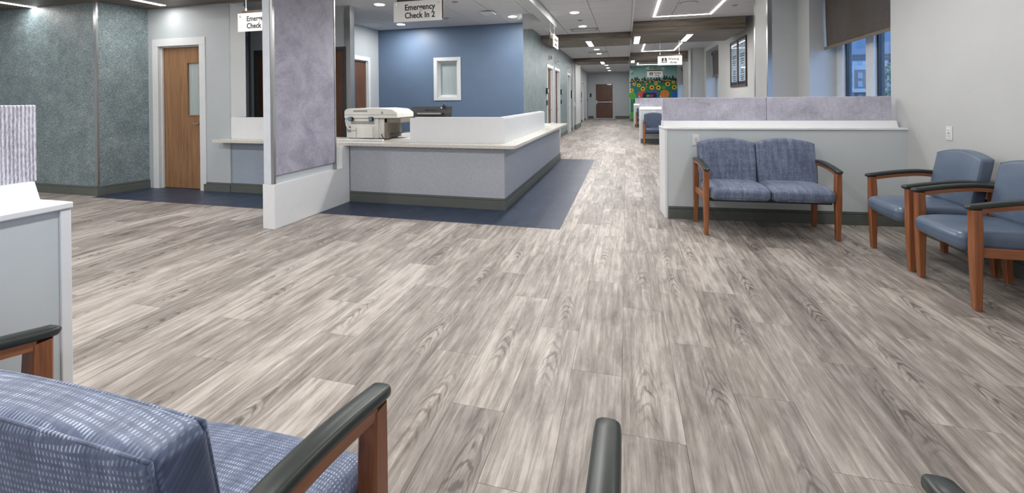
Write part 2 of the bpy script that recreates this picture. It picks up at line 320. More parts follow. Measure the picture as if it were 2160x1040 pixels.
# ---- floor and planks
floor = tag(box('floor', (XL-.3, XR+.5), (YB-.3, YE+.3), (-.12, -.004), 'gap'), kind='structure')
NAVY = [(-3.5, -.66, 4.36, 9.49), (-7.3, -3.6, 4.38, 5.4), (-5.72, -1.4, 5.0, 9.2)]
def quadarea(c):
    q = [px(p) for p in c]
    if any(p is None for p in q): return 0
    return abs(sum(a[0]*b[1]-b[0]*a[1] for a, b in zip(q, q[1:]+q[:1])))/2
def seen(x0, x1, y0, y1, z):
    k = 0
    for i in range(4):
        for j in range(6):
            p = px((x0+(x1-x0)*(i+.5)/4, y0+(y1-y0)*(j+.5)/6, z))
            if p and 0 <= p[0] <= 2160 and 0 <= p[1] <= 1040: k += 1
    return k/24
planks = []
for k in range(int((XL-PX0)/PW)-1, int((XR+.35-PX0)/PW)+1):
    x0 = PX0+k*PW; o = POFF[k % 3]
    for j in range(-7, 27):
        y0 = o+j*PL
        if y0 > YE+.3 or y0+PL < YB-.2: continue
        xc, yc = x0+PW/2, y0+PL/2
        hid = any(a < xc < b and c < yc < d for a, b, c, d in NAVY) or (xc < HALLX and yc > 5.3) or (xc < -7.3 and yc > 4.5) or xc > 2.75
        sc = 0 if hid else quadarea([(x0, y0, 0), (x0+PW, y0, 0), (x0+PW, y0+PL, 0), (x0, y0+PL, 0)])*(seen(x0, x0+PW, y0, y0+PL, 0)+.001)
        planks.append((sc, x0, y0))
planks.sort(reverse=True)
bm = bmesh.new(); bx(bm, .0006, PW-.0006, .0006, PL-.0006, -.004, 0); pm = mesh('plank', bm, 'plank', floor); pmesh = pm.data
for i, (sc, x0, y0) in enumerate(planks[:300]):
    o = pm if i == 0 else link(bpy.data.objects.new('plank', pmesh), floor); o.location = (x0, y0, 0)
bm = bmesh.new()
for sc, x0, y0 in planks[300:]: bx(bm, x0+.0006, x0+PW-.0006, y0+.0006, y0+PL-.0006, -.004, 0)
tag(mesh('far_planks', bm, 'plank', floor), kind='stuff')
# navy vinyl tiles laid around the two desks
def navy(x0, x1, y0, y1):
    nx = max(1, round((x1-x0)/.24)); ny = max(1, round((y1-y0)/.95)); w = (x1-x0)/nx
    for i in range(nx):
        ys = [y0]+[y0+(y1-y0)*(j+(i % 3)/3)/ny for j in range(0, ny+1) if y0+.1 < y0+(y1-y0)*(j+(i % 3)/3)/ny < y1-.1]+[y1]
        for a, b in zip(ys, ys[1:]):
            box('navy_tile', (x0+i*w+.0008, x0+(i+1)*w-.0008), (a+.0008, b-.0008), (-.0035, .0015), 'navy', floor)
navy(-1.40, -.66, 4.36, 9.49); navy(-3.53, -1.40, 4.36, 4.98); navy(-7.3, -3.68, 4.38, 5.08)
tag(box('navy_floor', (-9.4, -1.5), (5.0, 9.2), (-.003, .001), 'navy', floor), kind='stuff')

# ---- walls
D1 = (-7.02, -6.15, 0, 2.22)
bm = bmesh.new(); prism(bm, [(XL-.2, 4.47), (-7.32, 4.47), (-7.2, 5.08), (-7.2, 5.3), (XL-.2, 5.3)], 2, 0, CZ); tag(mesh('wall_left_teal', bm, 'teal'), kind='structure')
wallholes('wall_left_door', SF(5.08), -7.2, -5.62, 0, CZ, .25, 'gwall', [D1])
wallholes('wall_far_left', SE(XL), YB, 9.4, 0, 3.2, .2, 'gwall')
wallholes('wall_blue', SF(BLUEY), RETX, HALLX, 0, 3.2, .2, 'blue', [(-4.20, -3.70, 1.39, 2.22)])
wallholes('wall_office_back', SF(9.0), XL, RETX-.13, 0, 3.2, .2, 'gwall')
wallholes('wall_office_return', SE(RETX), 7.9, BLUEY+.2, 0, 3.2, .13, 'gwall', [(8.1, 8.78, 0, 2.26)])
wallholes('wall_hall_left', SE(HALLX), BLUEY+.2, 18.2, 0, 3.2, .4, 'teal', [(12.16, 13.16, 0, 2.26), (13.5, 14.5, 0, 2.26), (16.54, 17.4, 0, 2.26)])
tag(box('wall_hall_return', (HALLX, HALLX+.004), (BLUEY, BLUEY+.2), (0, 3.0), 'teal'), kind='structure')
wallholes('wall_hall_white', SE(-2.07), 18.5, 20.6, 0, 3.2, .5, 'white')
wallholes('wall_hall_far', SE(-2.42), 20.6, YE+.2, 0, 3.2, .3, 'gwall', [(24.95, 25.95, 0, 2.26), (27.0, 27.9, 0, 2.26)])
tag(box('wall_hall_nib', (-2.5, -2.14), (18.2, 18.5), (0, 3.2), 'white'), kind='structure')
wallholes('wall_end', SF(YE), -2.7, .45, 0, 3.2, .2, 'gwall', [(-1.95, -.79, 0, 2.26)])
wallholes('wall_mural', SF(25.5), .22, XR+.4, 0, 3.3, .2, 'gwall')
tag(box('wall_hall_right', (.22, .42), (25.7, YE), (0, 3.2), 'gwall'), kind='structure')
WIN = [(-3.35, -1.2), (5.52, 7.64), (14.41, 16.55), (23.0, 25.1)]  # first opening is unseen, added behind the camera to let daylight in
wallholes('wall_right', SW(XR), YB, 25.7, 0, 3.4, .42, 'white', [(a, b, .82, 2.95) for a, b in WIN])
tag(box('wall_back', (XL-.2, XR+.4), (YB-.2, YB), (0, 3.4), 'white'), kind='structure')
for i, y in enumerate((8.11, 16.98)):
    tag(box('wall_column', (2.31, XR+.01), (y, y+.78), (0, 3.3), 'white'), kind='structure')
# closet block between the two check-in offices
wallholes('wall_closet', SF(6.6), -6.85, -4.66, 0, CZ, .12, 'gwall', [(-6.7, -4.76, 0, 2.26)])
# ---- baseboards
baseboard('baseboard_left_teal', SF(4.47), XL, -7.31)
o = baseboard('baseboard_left_side', SE(-7.32), 4.455, 5.12); 
for ob in [o]+list(o.children):
    for v in ob.data.vertices: v.co.x += (v.co.y-4.47)*.197
baseboard('baseboard_left_door', SF(5.08), -6.11, -5.62); baseboard('baseboard_left_desk', SF(5.10), -5.62, -3.7)
baseboard('baseboard_blue', SF(BLUEY), RETX, HALLX)
for a, b in ((9.21, 12.05), (13.25, 13.41), (14.6, 16.43), (17.5, 18.2)): baseboard('baseboard_hall_left', SE(HALLX), a, b)
baseboard('baseboard_hall_nib', SF(18.2), -2.16, -2.14); baseboard('baseboard_hall_column', SF(18.5), -2.14, -2.07, .2); baseboard('baseboard_hall_white', SE(-2.07), 18.5, 20.6, .2)
baseboard('baseboard_hall_far', SE(-2.42), 20.6, 24.85); baseboard('baseboard_hall_far', SE(-2.42), 26.05, 26.9)
baseboard('baseboard_end_left', SF(YE), -2.4, -2.06, .17); baseboard('baseboard_end_right', SF(YE), -.68, .22, .17); baseboard('baseboard_mural', SF(25.5), .22, XR, .16)
baseboard('baseboard_right', SW(XR), YB, 8.11); baseboard('baseboard_right_far', SW(XR), 8.9, 16.98)
for y in (8.11, 16.98): baseboard('baseboard_column', SF(y), 2.31, XR); baseboard('baseboard_column_side', SW(2.31), y, y+.78)

# ---- ceiling: slab, grids, tiles
ceil = tag(box('ceiling', (XL-.2, XR+.5), (YB-.2, YE+.2), (3.4, 3.5), 'grid'), kind='structure')
def zone(x0, x1, y0, y1, z, xs, dy, ph, gap=.006):
    bm = bmesh.new(); bx(bm, x0, x1, y0, y1, z+.005, z+.02); mesh('ceiling_grid', bm, 'grid', ceil)
    ys = [y0]+[ph+dy*j for j in range(-60, 80) if y0+.03 < ph+dy*j < y1-.03]+[y1]; far = bmesh.new(); shared = {}
    for a, b in zip(xs, xs[1:]):
        for c, d in zip(ys, ys[1:]):
            s = seen(a, b, c, d, z)*quadarea([(a, c, z), (b, c, z), (b, d, z), (a, d, z)])
            if s < 60: bx(far, a+gap, b-gap, c+gap, d-gap, z, z+.008); continue
            key = (round(b-a, 3), round(d-c, 3))
            if key not in shared:
                t = bmesh.new(); bx(t, gap, b-a-gap, gap, d-c-gap, 0, .008, .002, 1); ob = mesh('ceiling_tile', t, 'tile', ceil); shared[key] = ob.data
            else: ob = link(bpy.data.objects.new('ceiling_tile', shared[key]), ceil)
            ob.location = (a, c, z)
    if far.verts: tag(mesh('far_tiles', far, 'tile', ceil), kind='stuff')
    else: far.free()
zone(-1.42, .13, YB, 11.27, CZ, [-1.42, -.63, .13], .563, 8.135)
zone(-2.16, .13, 12.85, 18.1, CZ, [-2.16, -1.42, -.63, .13], .563, 8.135)
zone(-2.45, .2, 19.7, YE, CZ, [-2.45, -1.42, -.63, .2], .563, 8.135)
zone(-2.16, -1.42, 9.2, 11.27, CZ, [-2.16, -1.92, -1.42], .563, 8.135)
zone(XL, -1.6, 5.12, 9.2, CZ, [XL]+[-1.81-.66*k for k in range(11, -1, -1)]+[-1.6], 1.06, 8.215, .005)
zone(XL, -1.6, YB, 3.3, CZ, [XL]+[-1.81-.66*k for k in range(11, -1, -1)]+[-1.6], 1.06, 8.215, .005)
WX = [.17, .98, 1.79, XR]
zone(.17, XR, YB, 3.3, WZ, WX, .56, 8.5); zone(.17, XR, 5.4, 10.6, WZ, WX, .56, 8.5); zone(.17, XR, 12.65, 17.9, WZ, WX, .56, 8.5); zone(.17, XR, 19.4, 25.5, WZ, WX, .56, 8.5)
# ---- beams, bulkheads, ceiling edge (trim)
n_trim = [0]
def trim(x, y, z, mat, bev=0):
    n_trim[0] += 1; return tag(box('trim_%d' % n_trim[0], x, y, z, mat, None, bev), kind='structure')
BEAMS = [trim((-2.16, .13), (11.27, 12.85), (2.84, 3.02), 'beamx'), trim((.17, 2.58), (10.6, 12.65), (2.84, 3.15), 'beamx'),
  trim((-2.06, .13), (18.1, 19.7), (2.84, 3.02), 'beamx'), trim((.17, 2.6), (17.9, 19.4), (2.84, 3.15), 'beamx'),
  trim((XL, .13), (3.3, 5.12), (2.78, 3.02), 'beamx'), trim((.17, 2.58), (3.3, 5.4), (2.84, 3.15), 'beamx')]
trim((.13, .17), (YB, 25.5), (2.99, 3.16), 'trimw'); trim((-1.6, -1.42), (5.12, 9.16), (2.85, 3.02), 'white', .004); n_trim[0] += 1; bm = bmesh.new(); prism(bm, [(-1.955, 8.28), (-1.602, 8.38), (-1.602, 9.2), (-2.158, 9.2)], 2, 2.85, 3.01); tag(mesh('trim_%d' % n_trim[0], bm, 'white'), kind='structure')
trim((-1.6, -1.42), (YB, 3.3), (2.85, 3.02), 'white')
# metal corner guards
def guard(x, y, z0, z1, dx, dy, w=.055):
    n_trim[0] += 1; bm = bmesh.new(); t = .004
    bx(bm, x-(t if dx > 0 else -t), x+dx*w, y-(t if dy > 0 else -t), y, z0, z1); bx(bm, x-(t if dx > 0 else -t), x, y, y+dy*w, z0, z1)
    return tag(mesh('trim_%d' % n_trim[0], bm, 'steel'), kind='structure')
guard(-7.32, 4.47, .14, 2.78, -1, 1, .05); guard(-4.66, 6.6, .14, 2.98, -1, 1, .12); guard(-6.85, 6.6, .14, 2.75, 1, 1); guard(RETX, 7.9, .14, 3.0, -1, 1)
for y in (8.11, 16.98): guard(2.31, y, .14, WZ, 1, 1, .06); guard(2.31, y+.78, .14, WZ, 1, -1, .06)
guard(-2.07, 18.5, .2, 2.84, -1, 1, .08); guard(.22, 25.5, .16, 3.0, 1, 1, .03)

# ---- doors (structure)
n_door = [0]
def door(pl, u0, u1, ztop, leafn, mat, hinge=1, depth=.25, vision=None, casing=.065, panic=False, closer=False, framemat='trimw', frame_out=.012):
    n_door[0] += 1; a, b = pl.p((u0+u1)/2, leafn); d = bpy.data.objects.new('door_%d' % n_door[0], None); d.location = (a, b, 0); C.objects.link(d); tag(d, kind='structure')
    bm = bmesh.new()
    for (p, q) in ((u0-casing, u0+.028), (u1-.028, u1+casing)): pl.bx(bm, (p, q), (-frame_out, 0), (0, ztop-.0285), .002)
    pl.bx(bm, (u0-casing, u1+casing), (-frame_out, 0), (ztop-.028, ztop+casing), .002)
    pl.bx(bm, (u0, u0+.028), (0, depth), (0, ztop)); pl.bx(bm, (u1-.028, u1), (0, depth), (0, ztop)); pl.bx(bm, (u0, u1), (0, depth), (ztop-.028, ztop))
    pl.bx(bm, (u0+.028, u0+.045), (leafn-.03, leafn-.004), (0, ztop-.028)); pl.bx(bm, (u1-.045, u1-.028), (leafn-.03, leafn-.004), (0, ztop-.028)); pl.bx(bm, (u0+.028, u1-.028), (leafn-.03, leafn-.004), (ztop-.045, ztop-.028))
    mesh('door_frame', bm, framemat, d)
    v0, v1 = u0+.03, u1-.03
    if vision:
        bm = bmesh.new(); x0, x1, z0, z1 = vision
        for u, z in (((v0, x0), (.008, ztop-.03)), ((x1, v1), (.008, ztop-.03)), ((x0, x1), (.008, z0)), ((x0, x1), (z1, ztop-.03))): pl.bx(bm, u, (leafn, leafn+.045), z)
        lf = mesh('door_leaf', bm, mat, d)
        pl.box('vision_glass', (x0, x1), (leafn+.018, leafn+.026), (z0, z1), 'frost', lf)
        bm = bmesh.new(); g = .018
        for u, z in (((x0-g, x0+.004), (z0-g, z1+g)), ((x1-.004, x1+g), (z0-g, z1+g)), ((x0+.0045, x1-.0045), (z0-g, z0+.004)), ((x0+.0045, x1-.0045), (z1-.004, z1+g))): pl.bx(bm, u, (leafn-.008, leafn+.02), z, .002)
        mesh('glazing_bead', bm, mat, lf)
    else: lf = pl.box('door_leaf', (v0, v1), (leafn, leafn+.045), (.008, ztop-.03), mat, d)
    hu = (v1-.07) if hinge > 0 else (v0+.07)
    bm = bmesh.new()
    if panic:
        pl.bx(bm, (v0+.1, v1-.06), (leafn-.055, leafn-.02), (1.055, 1.095), .004); pl.bx(bm, (v0+.1, v0+.17), (leafn-.06, leafn), (1.03, 1.12), .004); pl.bx(bm, (v1-.13, v1-.06), (leafn-.06, leafn), (1.03, 1.12), .004)
        mesh('panic_bar', bm, 'steel', lf); pl.box('door_notice', (v0+.25, v1-.25), (leafn-.002, leafn), (1.16, 1.20), 'navyink', lf); pl.box('lock_plate', (v0+.025, v0+.09), (leafn-.03, leafn), (.93, 1.2), 'steel', lf, .004)
    else:
        dr = -1 if hinge > 0 else 1
        pl.bx(bm, (hu-.022, hu+.022), (leafn-.008, leafn), (.96, 1.05), .003); pl.bx(bm, (hu-.011, hu+.011), (leafn-.05, leafn-.006), (.994, 1.016), .004); pl.bx(bm, (hu-.011*dr, hu+.115*dr), (leafn-.058, leafn-.04), (.995, 1.015), .005)
        mesh('lever_handle', bm, 'steel', lf)
    if closer: pl.box('door_closer', (v1-.36, v1-.08), (leafn-.06, leafn), (ztop-.11, ztop-.04), 'steel', lf, .006)
    return d
door(SF(5.08), -7.02, -6.15, 2.22, .07, 'oak', 1, .25, (-6.50, -6.27, 1.13, 1.93), .085)
door(SE(RETX), 8.1, 8.78, 2.26, .05, 'walnut', -1, .13)
for a, b in ((12.16, 13.16), (13.5, 14.5), (16.54, 17.4)): door(SE(HALLX), a, b, 2.26, .08, 'walnut', 1, .4)
door(SE(-2.42), 24.95, 25.95, 2.26, .08, 'gwall', 1, .3); door(SE(-2.42), 27.0, 27.9, 2.26, .1, 'dgrey', 1, .3)
door(SF(YE), -1.95, -.79, 2.29, .03, 'walnut', 1, .2, panic=True, closer=True, framemat='gwall')
for a, b, h in ((-6.7, -5.73, 1), (-5.73, -4.76, -1)): door(SF(6.6), a, b, 2.26, .03, 'walnut', h, .12, casing=.02, framemat='dgrey')

# ---- windows (structure)
n_win = [0]
def win_root(loc):
    n_win[0] += 1; d = bpy.data.objects.new('window_%d' % n_win[0], None); d.location = loc; C.objects.link(d); return tag(d, kind='structure')
w = win_root((-3.95, BLUEY, 1.3)); pl = SF(BLUEY); bm = bmesh.new()
for u, z in (((-4.285, -4.20), (1.315, 2.30)), ((-3.70, -3.62), (1.315, 2.30)), ((-4.20, -3.70), (1.315, 1.39)), ((-4.20, -3.70), (2.22, 2.30))): pl.bx(bm, u, (-.014, .0), z, .002)
for u, z in (((-4.205, -4.185), (1.39, 2.22)), ((-3.715, -3.695), (1.39, 2.22)), ((-4.2, -3.7), (1.385, 1.405)), ((-4.2, -3.7), (2.205, 2.225))): pl.bx(bm, u, (0, .2), z)
mesh('window_frame', bm, 'trimw', w); bm = bmesh.new()
for u, z in (((-4.185, -4.15), (1.405, 2.205)), ((-3.75, -3.715), (1.405, 2.205)), ((-4.15, -3.75), (1.405, 1.44)), ((-4.15, -3.75), (2.17, 2.205))): pl.bx(bm, u, (.07, .11), z, .002)
mesh('window_sash', bm, 'trimw', w); pl.box('window_pane', (-4.15, -3.75), (.085, .095), (1.44, 2.17), 'frost', w)
for i in range(14):
    bm = bmesh.new(); u = -4.145+i*.0285; pl.bx(bm, (u, u+.026), (.12+.004*(i % 2), .123+.004*(i % 2)), (1.40, 2.21)); mesh('blind_slat', bm, 'gwall', w)
for (a, b) in WIN:
    w = win_root((XR+.38, (a+b)/2, .82)); X = XR+.36; pl = SW(X); bm = bmesh.new(); L = b-a; mid = b-.93 if L > 2 else (a+b)/2
    for u in ((b-.2, b), (a, a+.2), (mid-.1, mid+.1)): pl.bx(bm, u, (0, .12), (.82, 2.95), .004)
    pl.bx(bm, (a+.19, b-.19), (.006, .11), (.825, .92)); pl.bx(bm, (a+.19, b-.19), (.006, .11), (2.83, 2.945)); mesh('window_frame', bm, 'winw', w)
    for u in ((mid+.1, b-.2), (a+.2, mid-.1)):
        bm = bmesh.new()
        for q in ((u[0], u[0]+.025), (u[1]-.04, u[1])): pl.bx(bm, q, (.035, .1), (.92, 2.83))
        pl.bx(bm, u, (.03, .1), (.92, .96)); pl.bx(bm, u, (.03, .1), (2.79, 2.83)); mesh('gasket', bm, 'gasket', w)
        pl.box('window_pane', (u[0]+.03, u[1]-.04), (.05, .06), (.95, 2.8), 'glass', w)
    box('window_sill', (XR-.03, XR+.37), (a+.002, b-.002), (.80, .825), 'trimw', w, .004)

# ================================================================== THINGS
# ---- low divider walls with fabric panels
def divider(loc, rz, L, label, panels, pmat='lilac', both=False, th=.35, gr='low divider walls of the waiting area'):
    t = empty('divider_wall', (0, 0, 0), label, 'partition', gr)
    box('wall_body', (.02, L-(.025 if both else 0)), (.0, th), (.0, .977), 'divw', t)
    bm = bmesh.new(); bx(bm, -.004, .022, -.008, th+.008, .001, .977, .003); mesh('end_trim', bm, 'lam', t)
    if both: bm = bmesh.new(); bx(bm, L-.026, L+.004, -.008, th+.008, .001, .977, .003); mesh('end_trim', bm, 'lam', t)
    bm = bmesh.new(); bx(bm, -.010, L+(.008 if both else 0), -.012, th+.012, .978, 1.0, .004); mesh('ledge', bm, 'lam', t)
    bm = bmesh.new(); prism(bm, [(.085, 1.0), (.115, 1.068), (th-.115, 1.068), (th-.085, 1.0)], 0, .0, L-.025); mesh('sloped_cap', bm, 'lam', t)
    for a, b in panels:
        bm = bmesh.new(); bx(bm, a+.0015, b-.0015, .135, th-.135, 1.066, 1.325, .004); mesh('fabric_panel', bm, pmat, t)
    baseboard('baseboard', SF(0), .03, L-(.03 if both else 0), .135, t)
    t.location = loc; t.rotation_euler = (0, 0, rz); return t
divider((.414, 5.04, 0), math.radians(5.0), 2.346, 'pale grey divider with lilac panel behind the two-seat patterned bench, meeting the wall', [(0, 1.085), (1.085, 2.29)])
divider((.385, 13.22, 0), 0, 2.36, 'pale grey divider behind the navy two-seat bench in the middle of the waiting area', [(.01, 1.1), (1.1, 2.34)])
divider((.35, 20.5, 0), 0, 2.39, 'farthest pale grey divider, between the navy bench and the sunflower mural', [(.06, 1.1), (1.1, 2.36)])
divider((-1.81, -1.5, 0), PI/2, 2.52, 'divider with birch-bark patterned lilac panel standing beside the patterned bench arm', [(0, 1.1), (1.1, 2.515)], 'bark', True)

# ---- tall privacy screen at the end of the desk
t = empty('privacy_screen', (-3.6, 4.3, 0), 'tall lilac fibre screen on a white plinth between the two check-in desks', 'screen')
bm = bmesh.new(); prism(bm, [(3.70, .0), (4.96, .0), (4.96, .744), (4.81, .744), (4.81, .465), (3.70, .465)], 0, -3.68, -3.53); bmesh.ops.bevel(bm, geom=[e for e in bm.edges], offset=.003, segments=1, affect='EDGES'); mesh('plinth', bm, 'lam', t)
box('screen_core', (-3.625, -3.575), (3.71, 4.71), (.465, 2.79), 'divw', t, .002)
for x0, x1 in ((-3.574, -3.545), (-3.655, -3.626)): box('fibre_panel', (x0, x1), (3.735, 4.69), (.555, 2.785), 'fibre', t, .002)
box('edge_trim', (-3.66, -3.572), (3.700, 3.712), (.468, 2.785), 'winw', t); box('edge_trim', (-3.571, -3.54), (3.705, 3.733), (.468, 2.785), 'steel', t); box('edge_trim', (-3.63, -3.54), (4.692, 4.712), (.468, 2.785), 'steel', t)

# ---- reception desk 2
t = empty('reception_desk', (-2.4, 5.1, 0), 'L-shaped reception desk with grey fabric front and olive base', 'desk')
box('front_panel', (-3.53, -1.41), (4.97, 5.09), (.0, .744), 'deskfab', t, .002); box('side_panel', (-1.53, -1.41), (5.092, 9.45), (.0, .744), 'deskfab', t, .002)
box('end_panel', (-1.95, -1.535), (9.33, 9.45), (0, .744), 'deskfab', t); baseboard('desk_base', SF(4.97), -3.53, -1.395, .14, t); baseboard('desk_base', SE(-1.41), 4.955, 9.45, .14, t)
bm = bmesh.new(); pts = [(-3.95, 4.86), (-1.30, 4.86), (-1.262, 4.875), (-1.247, 4.92), (-1.247, 9.49), (-1.29, 9.535), (-1.95, 9.535), (-1.95, 5.75), (-3.95, 5.75)]
prism(bm, pts, 2, .745, .785); bmesh.ops.bevel(bm, geom=list(bm.edges), offset=.004, segments=2, affect='EDGES')
tag(mesh('countertop', bm, 'counter'), 'cream speckled countertop wrapping the L-shaped reception desk', 'countertop')
t = empty('desk_screen', (-2, 5.1, .785), 'white laminate upstand standing on the L-shaped desk counter', 'screen')
bm = bmesh.new(); prism(bm, [(-2.72, 5.10), (-1.44, 5.10), (-1.44, 7.8), (-1.50, 7.8), (-1.50, 5.16), (-2.72, 5.16)], 2, .7855, 1.088); mesh('upstand_panel', bm, 'lam', t)
bm = bmesh.new(); prism(bm, [(-2.66, 5.112), (-1.452, 5.112), (-1.452, 7.78), (-1.53, 7.78), (-1.53, 5.19), (-2.66, 5.19)], 2, 1.0885, 1.105); mesh('upstand_cap', bm, 'lam', t)
# ---- reception desk 1
t = empty('check_in_counter', (-4.6, 5.2, 0), 'check-in counter with blue-grey fabric front between door and tall lilac screen', 'desk')
box('front_panel', (-5.62, -3.70), (5.10, 5.2), (.0, .744), 'checkfab', t); box('upstand_panel', (-5.62, -3.9), (5.09, 5.13), (.7855, 1.10), 'lam', t, .002)
bm = bmesh.new(); prism(bm, [(-5.77, 4.92), (-4.0, 4.92), (-4.0, 5.6), (-5.595, 5.6), (-5.595, 5.078), (-5.77, 5.078)], 2, .745, .785); tag(mesh('countertop', bm, 'counter'), 'cream speckled countertop of the check-in counter next to the oak door', 'countertop')
# jamb of the check-in opening
tag(box('trim_jamb', (-5.64, -5.60), (5.085, 5.34), (1.1, 2.78), 'white'), kind='structure')

# ---- printer on the counter, back towards us
t = empty('office_printer', (-3.5, 5.6, .785), 'large beige multifunction printer on the reception counter, back side showing', 'printer')
P0 = .80
body = box('printer_body', (-3.83, -3.33), (5.32, 5.75), (P0, 1.075), 'beige', t, .008)
box('scanner_gap', (-3.825, -3.34), (5.33, 5.74), (1.07, 1.085), 'dgrey', t)
bm = bmesh.new(); prism(bm, [(-3.85, 1.08), (-3.02, 1.085), (-3.02, 1.155), (-3.10, 1.205), (-3.30, 1.222), (-3.78, 1.218), (-3.83, 1.205), (-3.85, 1.18)], 1, 5.30, 5.78); bmesh.ops.bevel(bm, geom=list(bm.edges), offset=.008, segments=2, affect='EDGES')
lid = mesh('scanner_lid', bm, 'beige', t, 'auto'); box('lid_grille', (-3.70, -3.48), (5.296, 5.302), (1.17, 1.195), 'pgrey', lid); box('lid_seam', (-3.84, -3.03), (5.297, 5.302), (1.128, 1.133), 'pgrey', lid); box('side_grille', (-3.26, -3.235), (5.296, 5.302), (1.14, 1.175), 'pgrey', lid)
for x in (-3.74, -3.42): h = box('lid_hinge', (x-.032, x+.032), (5.285, 5.33), (1.045, 1.1), 'black', t, .004); box('hinge_cap', (x-.026, x+.02), (5.278, 5.29), (1.05, 1.095), 'bluepl', h, .004)
for i in range(5): box('vent_grille', (-3.75+i*.075, -3.682+i*.075), (5.314, 5.321), (1.0, 1.04), 'pgrey', t)
box('side_vent', (-3.815, -3.76), (5.314, 5.321), (.885, .965), 'pgrey', t); box('rear_cover', (-3.575, -3.375), (5.255, 5.33), (.81, .97), 'beige', t, .01); box('rear_seam', (-3.675, -3.672), (5.315, 5.322), (.81, .95), 'pgrey', t)
box('side_housing', (-3.332, -3.235), (5.36, 5.75), (P0, 1.075), 'beige', t, .006); box('tray_housing', (-3.24, -3.2), (5.34, 5.74), (P0, 1.08), 'taupe', t); box('output_shelf', (-3.235, -2.99), (5.34, 5.74), (1.02, 1.078), 'taupe', t, .004); 
bm = bmesh.new(); prism(bm, [(-3.2, .845), (-2.98, .875), (-2.98, .882), (-3.2, .86)], 1, 5.42, 5.7); mesh('paper_tray', bm, 'dgrey', t)
bm = bmesh.new(); tube(bm, [(-3.815, 5.31, 1.09), (-3.81, 5.28, 1.05), (-3.79, 5.27, .98), (-3.755, 5.27, .935), (-3.69, 5.28, .925), (-3.665, 5.31, .92)], .011, 10); mesh('white_hose', bm, 'lam', t, True)
bm = bmesh.new(); tube(bm, [(-3.285, 5.35, .86), (-3.26, 5.3, .855), (-3.225, 5.28, .82), (-3.215, 5.28, .793)], .006, 8); mesh('power_cable', bm, 'black', t, True); box('printer_foot', (-3.81, -3.25), (5.35, 5.72), (.786, P0), 'dgrey', t)
tag(box('counter_strip', (-3.88, -3.1), (5.06, 5.10), (.786, .815), 'lam', None, .005), 'low white strip lying on the counter edge in front of the printer', 'strip')
t = empty('paper_stack', (-3.0, 5.45, .785), 'thin stack of white sheets lying beside the printer', 'paper')
for i in range(3): box('sheet', (-3.17+.01*i, -2.9+.006*i), (5.36+.01*i, 5.65), (.786+.003*i, .7885+.003*i), 'paper', t)
# ---- monitor with webcam
t = empty('computer_monitor', (-2.94, 6.2, .785), 'black computer monitor behind the white upstand, back side showing', 'monitor')
bm = bmesh.new(); prism(bm, [(6.2, .86), (6.235, .86), (6.24, 1.225), (6.215, 1.225), (6.19, 1.12), (6.19, .92)], 0, -3.29, -2.60); bmesh.ops.bevel(bm, geom=list(bm.edges), offset=.006, segments=2, affect='EDGES'); sh = mesh('monitor_shell', bm, 'dgrey', t)
box('screen_panel', (-3.275, -2.615), (6.236, 6.242), (.88, 1.21), 'black', t); bm = bmesh.new(); bx(bm, -3.17, -2.72, 6.165, 6.2, .98, 1.13, .012); mesh('rear_bulge', bm, 'black', t); box('rear_slot', (-3.16, -2.76), (6.158, 6.168), (1.105, 1.128), 'pgrey', t, .003)
box('stand_neck', (-2.98, -2.90), (6.18, 6.21), (.80, 1.0), 'black', t); box('stand_base', (-3.08, -2.80), (6.1, 6.32), (.7855, .802), 'black', t, .004)
tm = Matrix.Translation((-2.945, 6.196, 1.172)) @ Matrix.Rotation(PI/2-.18, 4, 'X'); text('maker_name', 'ViewSonic', .044, 'black', sh, tm, sx=1.1)
tag(box('office_table', (-3.9, -1.96), (5.76, 6.6), (.735, .785), 'counter', None, .004), 'cream work surface joined behind the reception counter under the monitor', 'table')
t = empty('webcam', (-2.72, 6.22, 1.225), 'small dark webcam clipped on top of the monitor', 'webcam'); bm = bmesh.new(); bx(bm, -2.735, -2.705, 6.185, 6.25, 1.226, 1.262, .005); mesh('camera_body', bm, 'dgrey', t)
bm = bmesh.new(); bx(bm, -2.74, -2.70, 6.175, 6.185, 1.19, 1.24, .003); mesh('clip', bm, 'black', t); bm = bmesh.new(); disc(bm, (-2.755, 6.172, 1.205), .012, .006, 1); mesh('sticker', bm, 'paper', t)
t = empty('document_tray', (-1.62, 8.95, .785), 'low white tray on the far end of the reception counter', 'tray'); box('tray_base', (-1.75, -1.5), (8.75, 9.15), (.786, .795), 'lam', t, .002)
for x in ((-1.75, -1.74), (-1.51, -1.5)): box('tray_side', x, (8.75, 9.15), (.795, .825), 'lam', t)

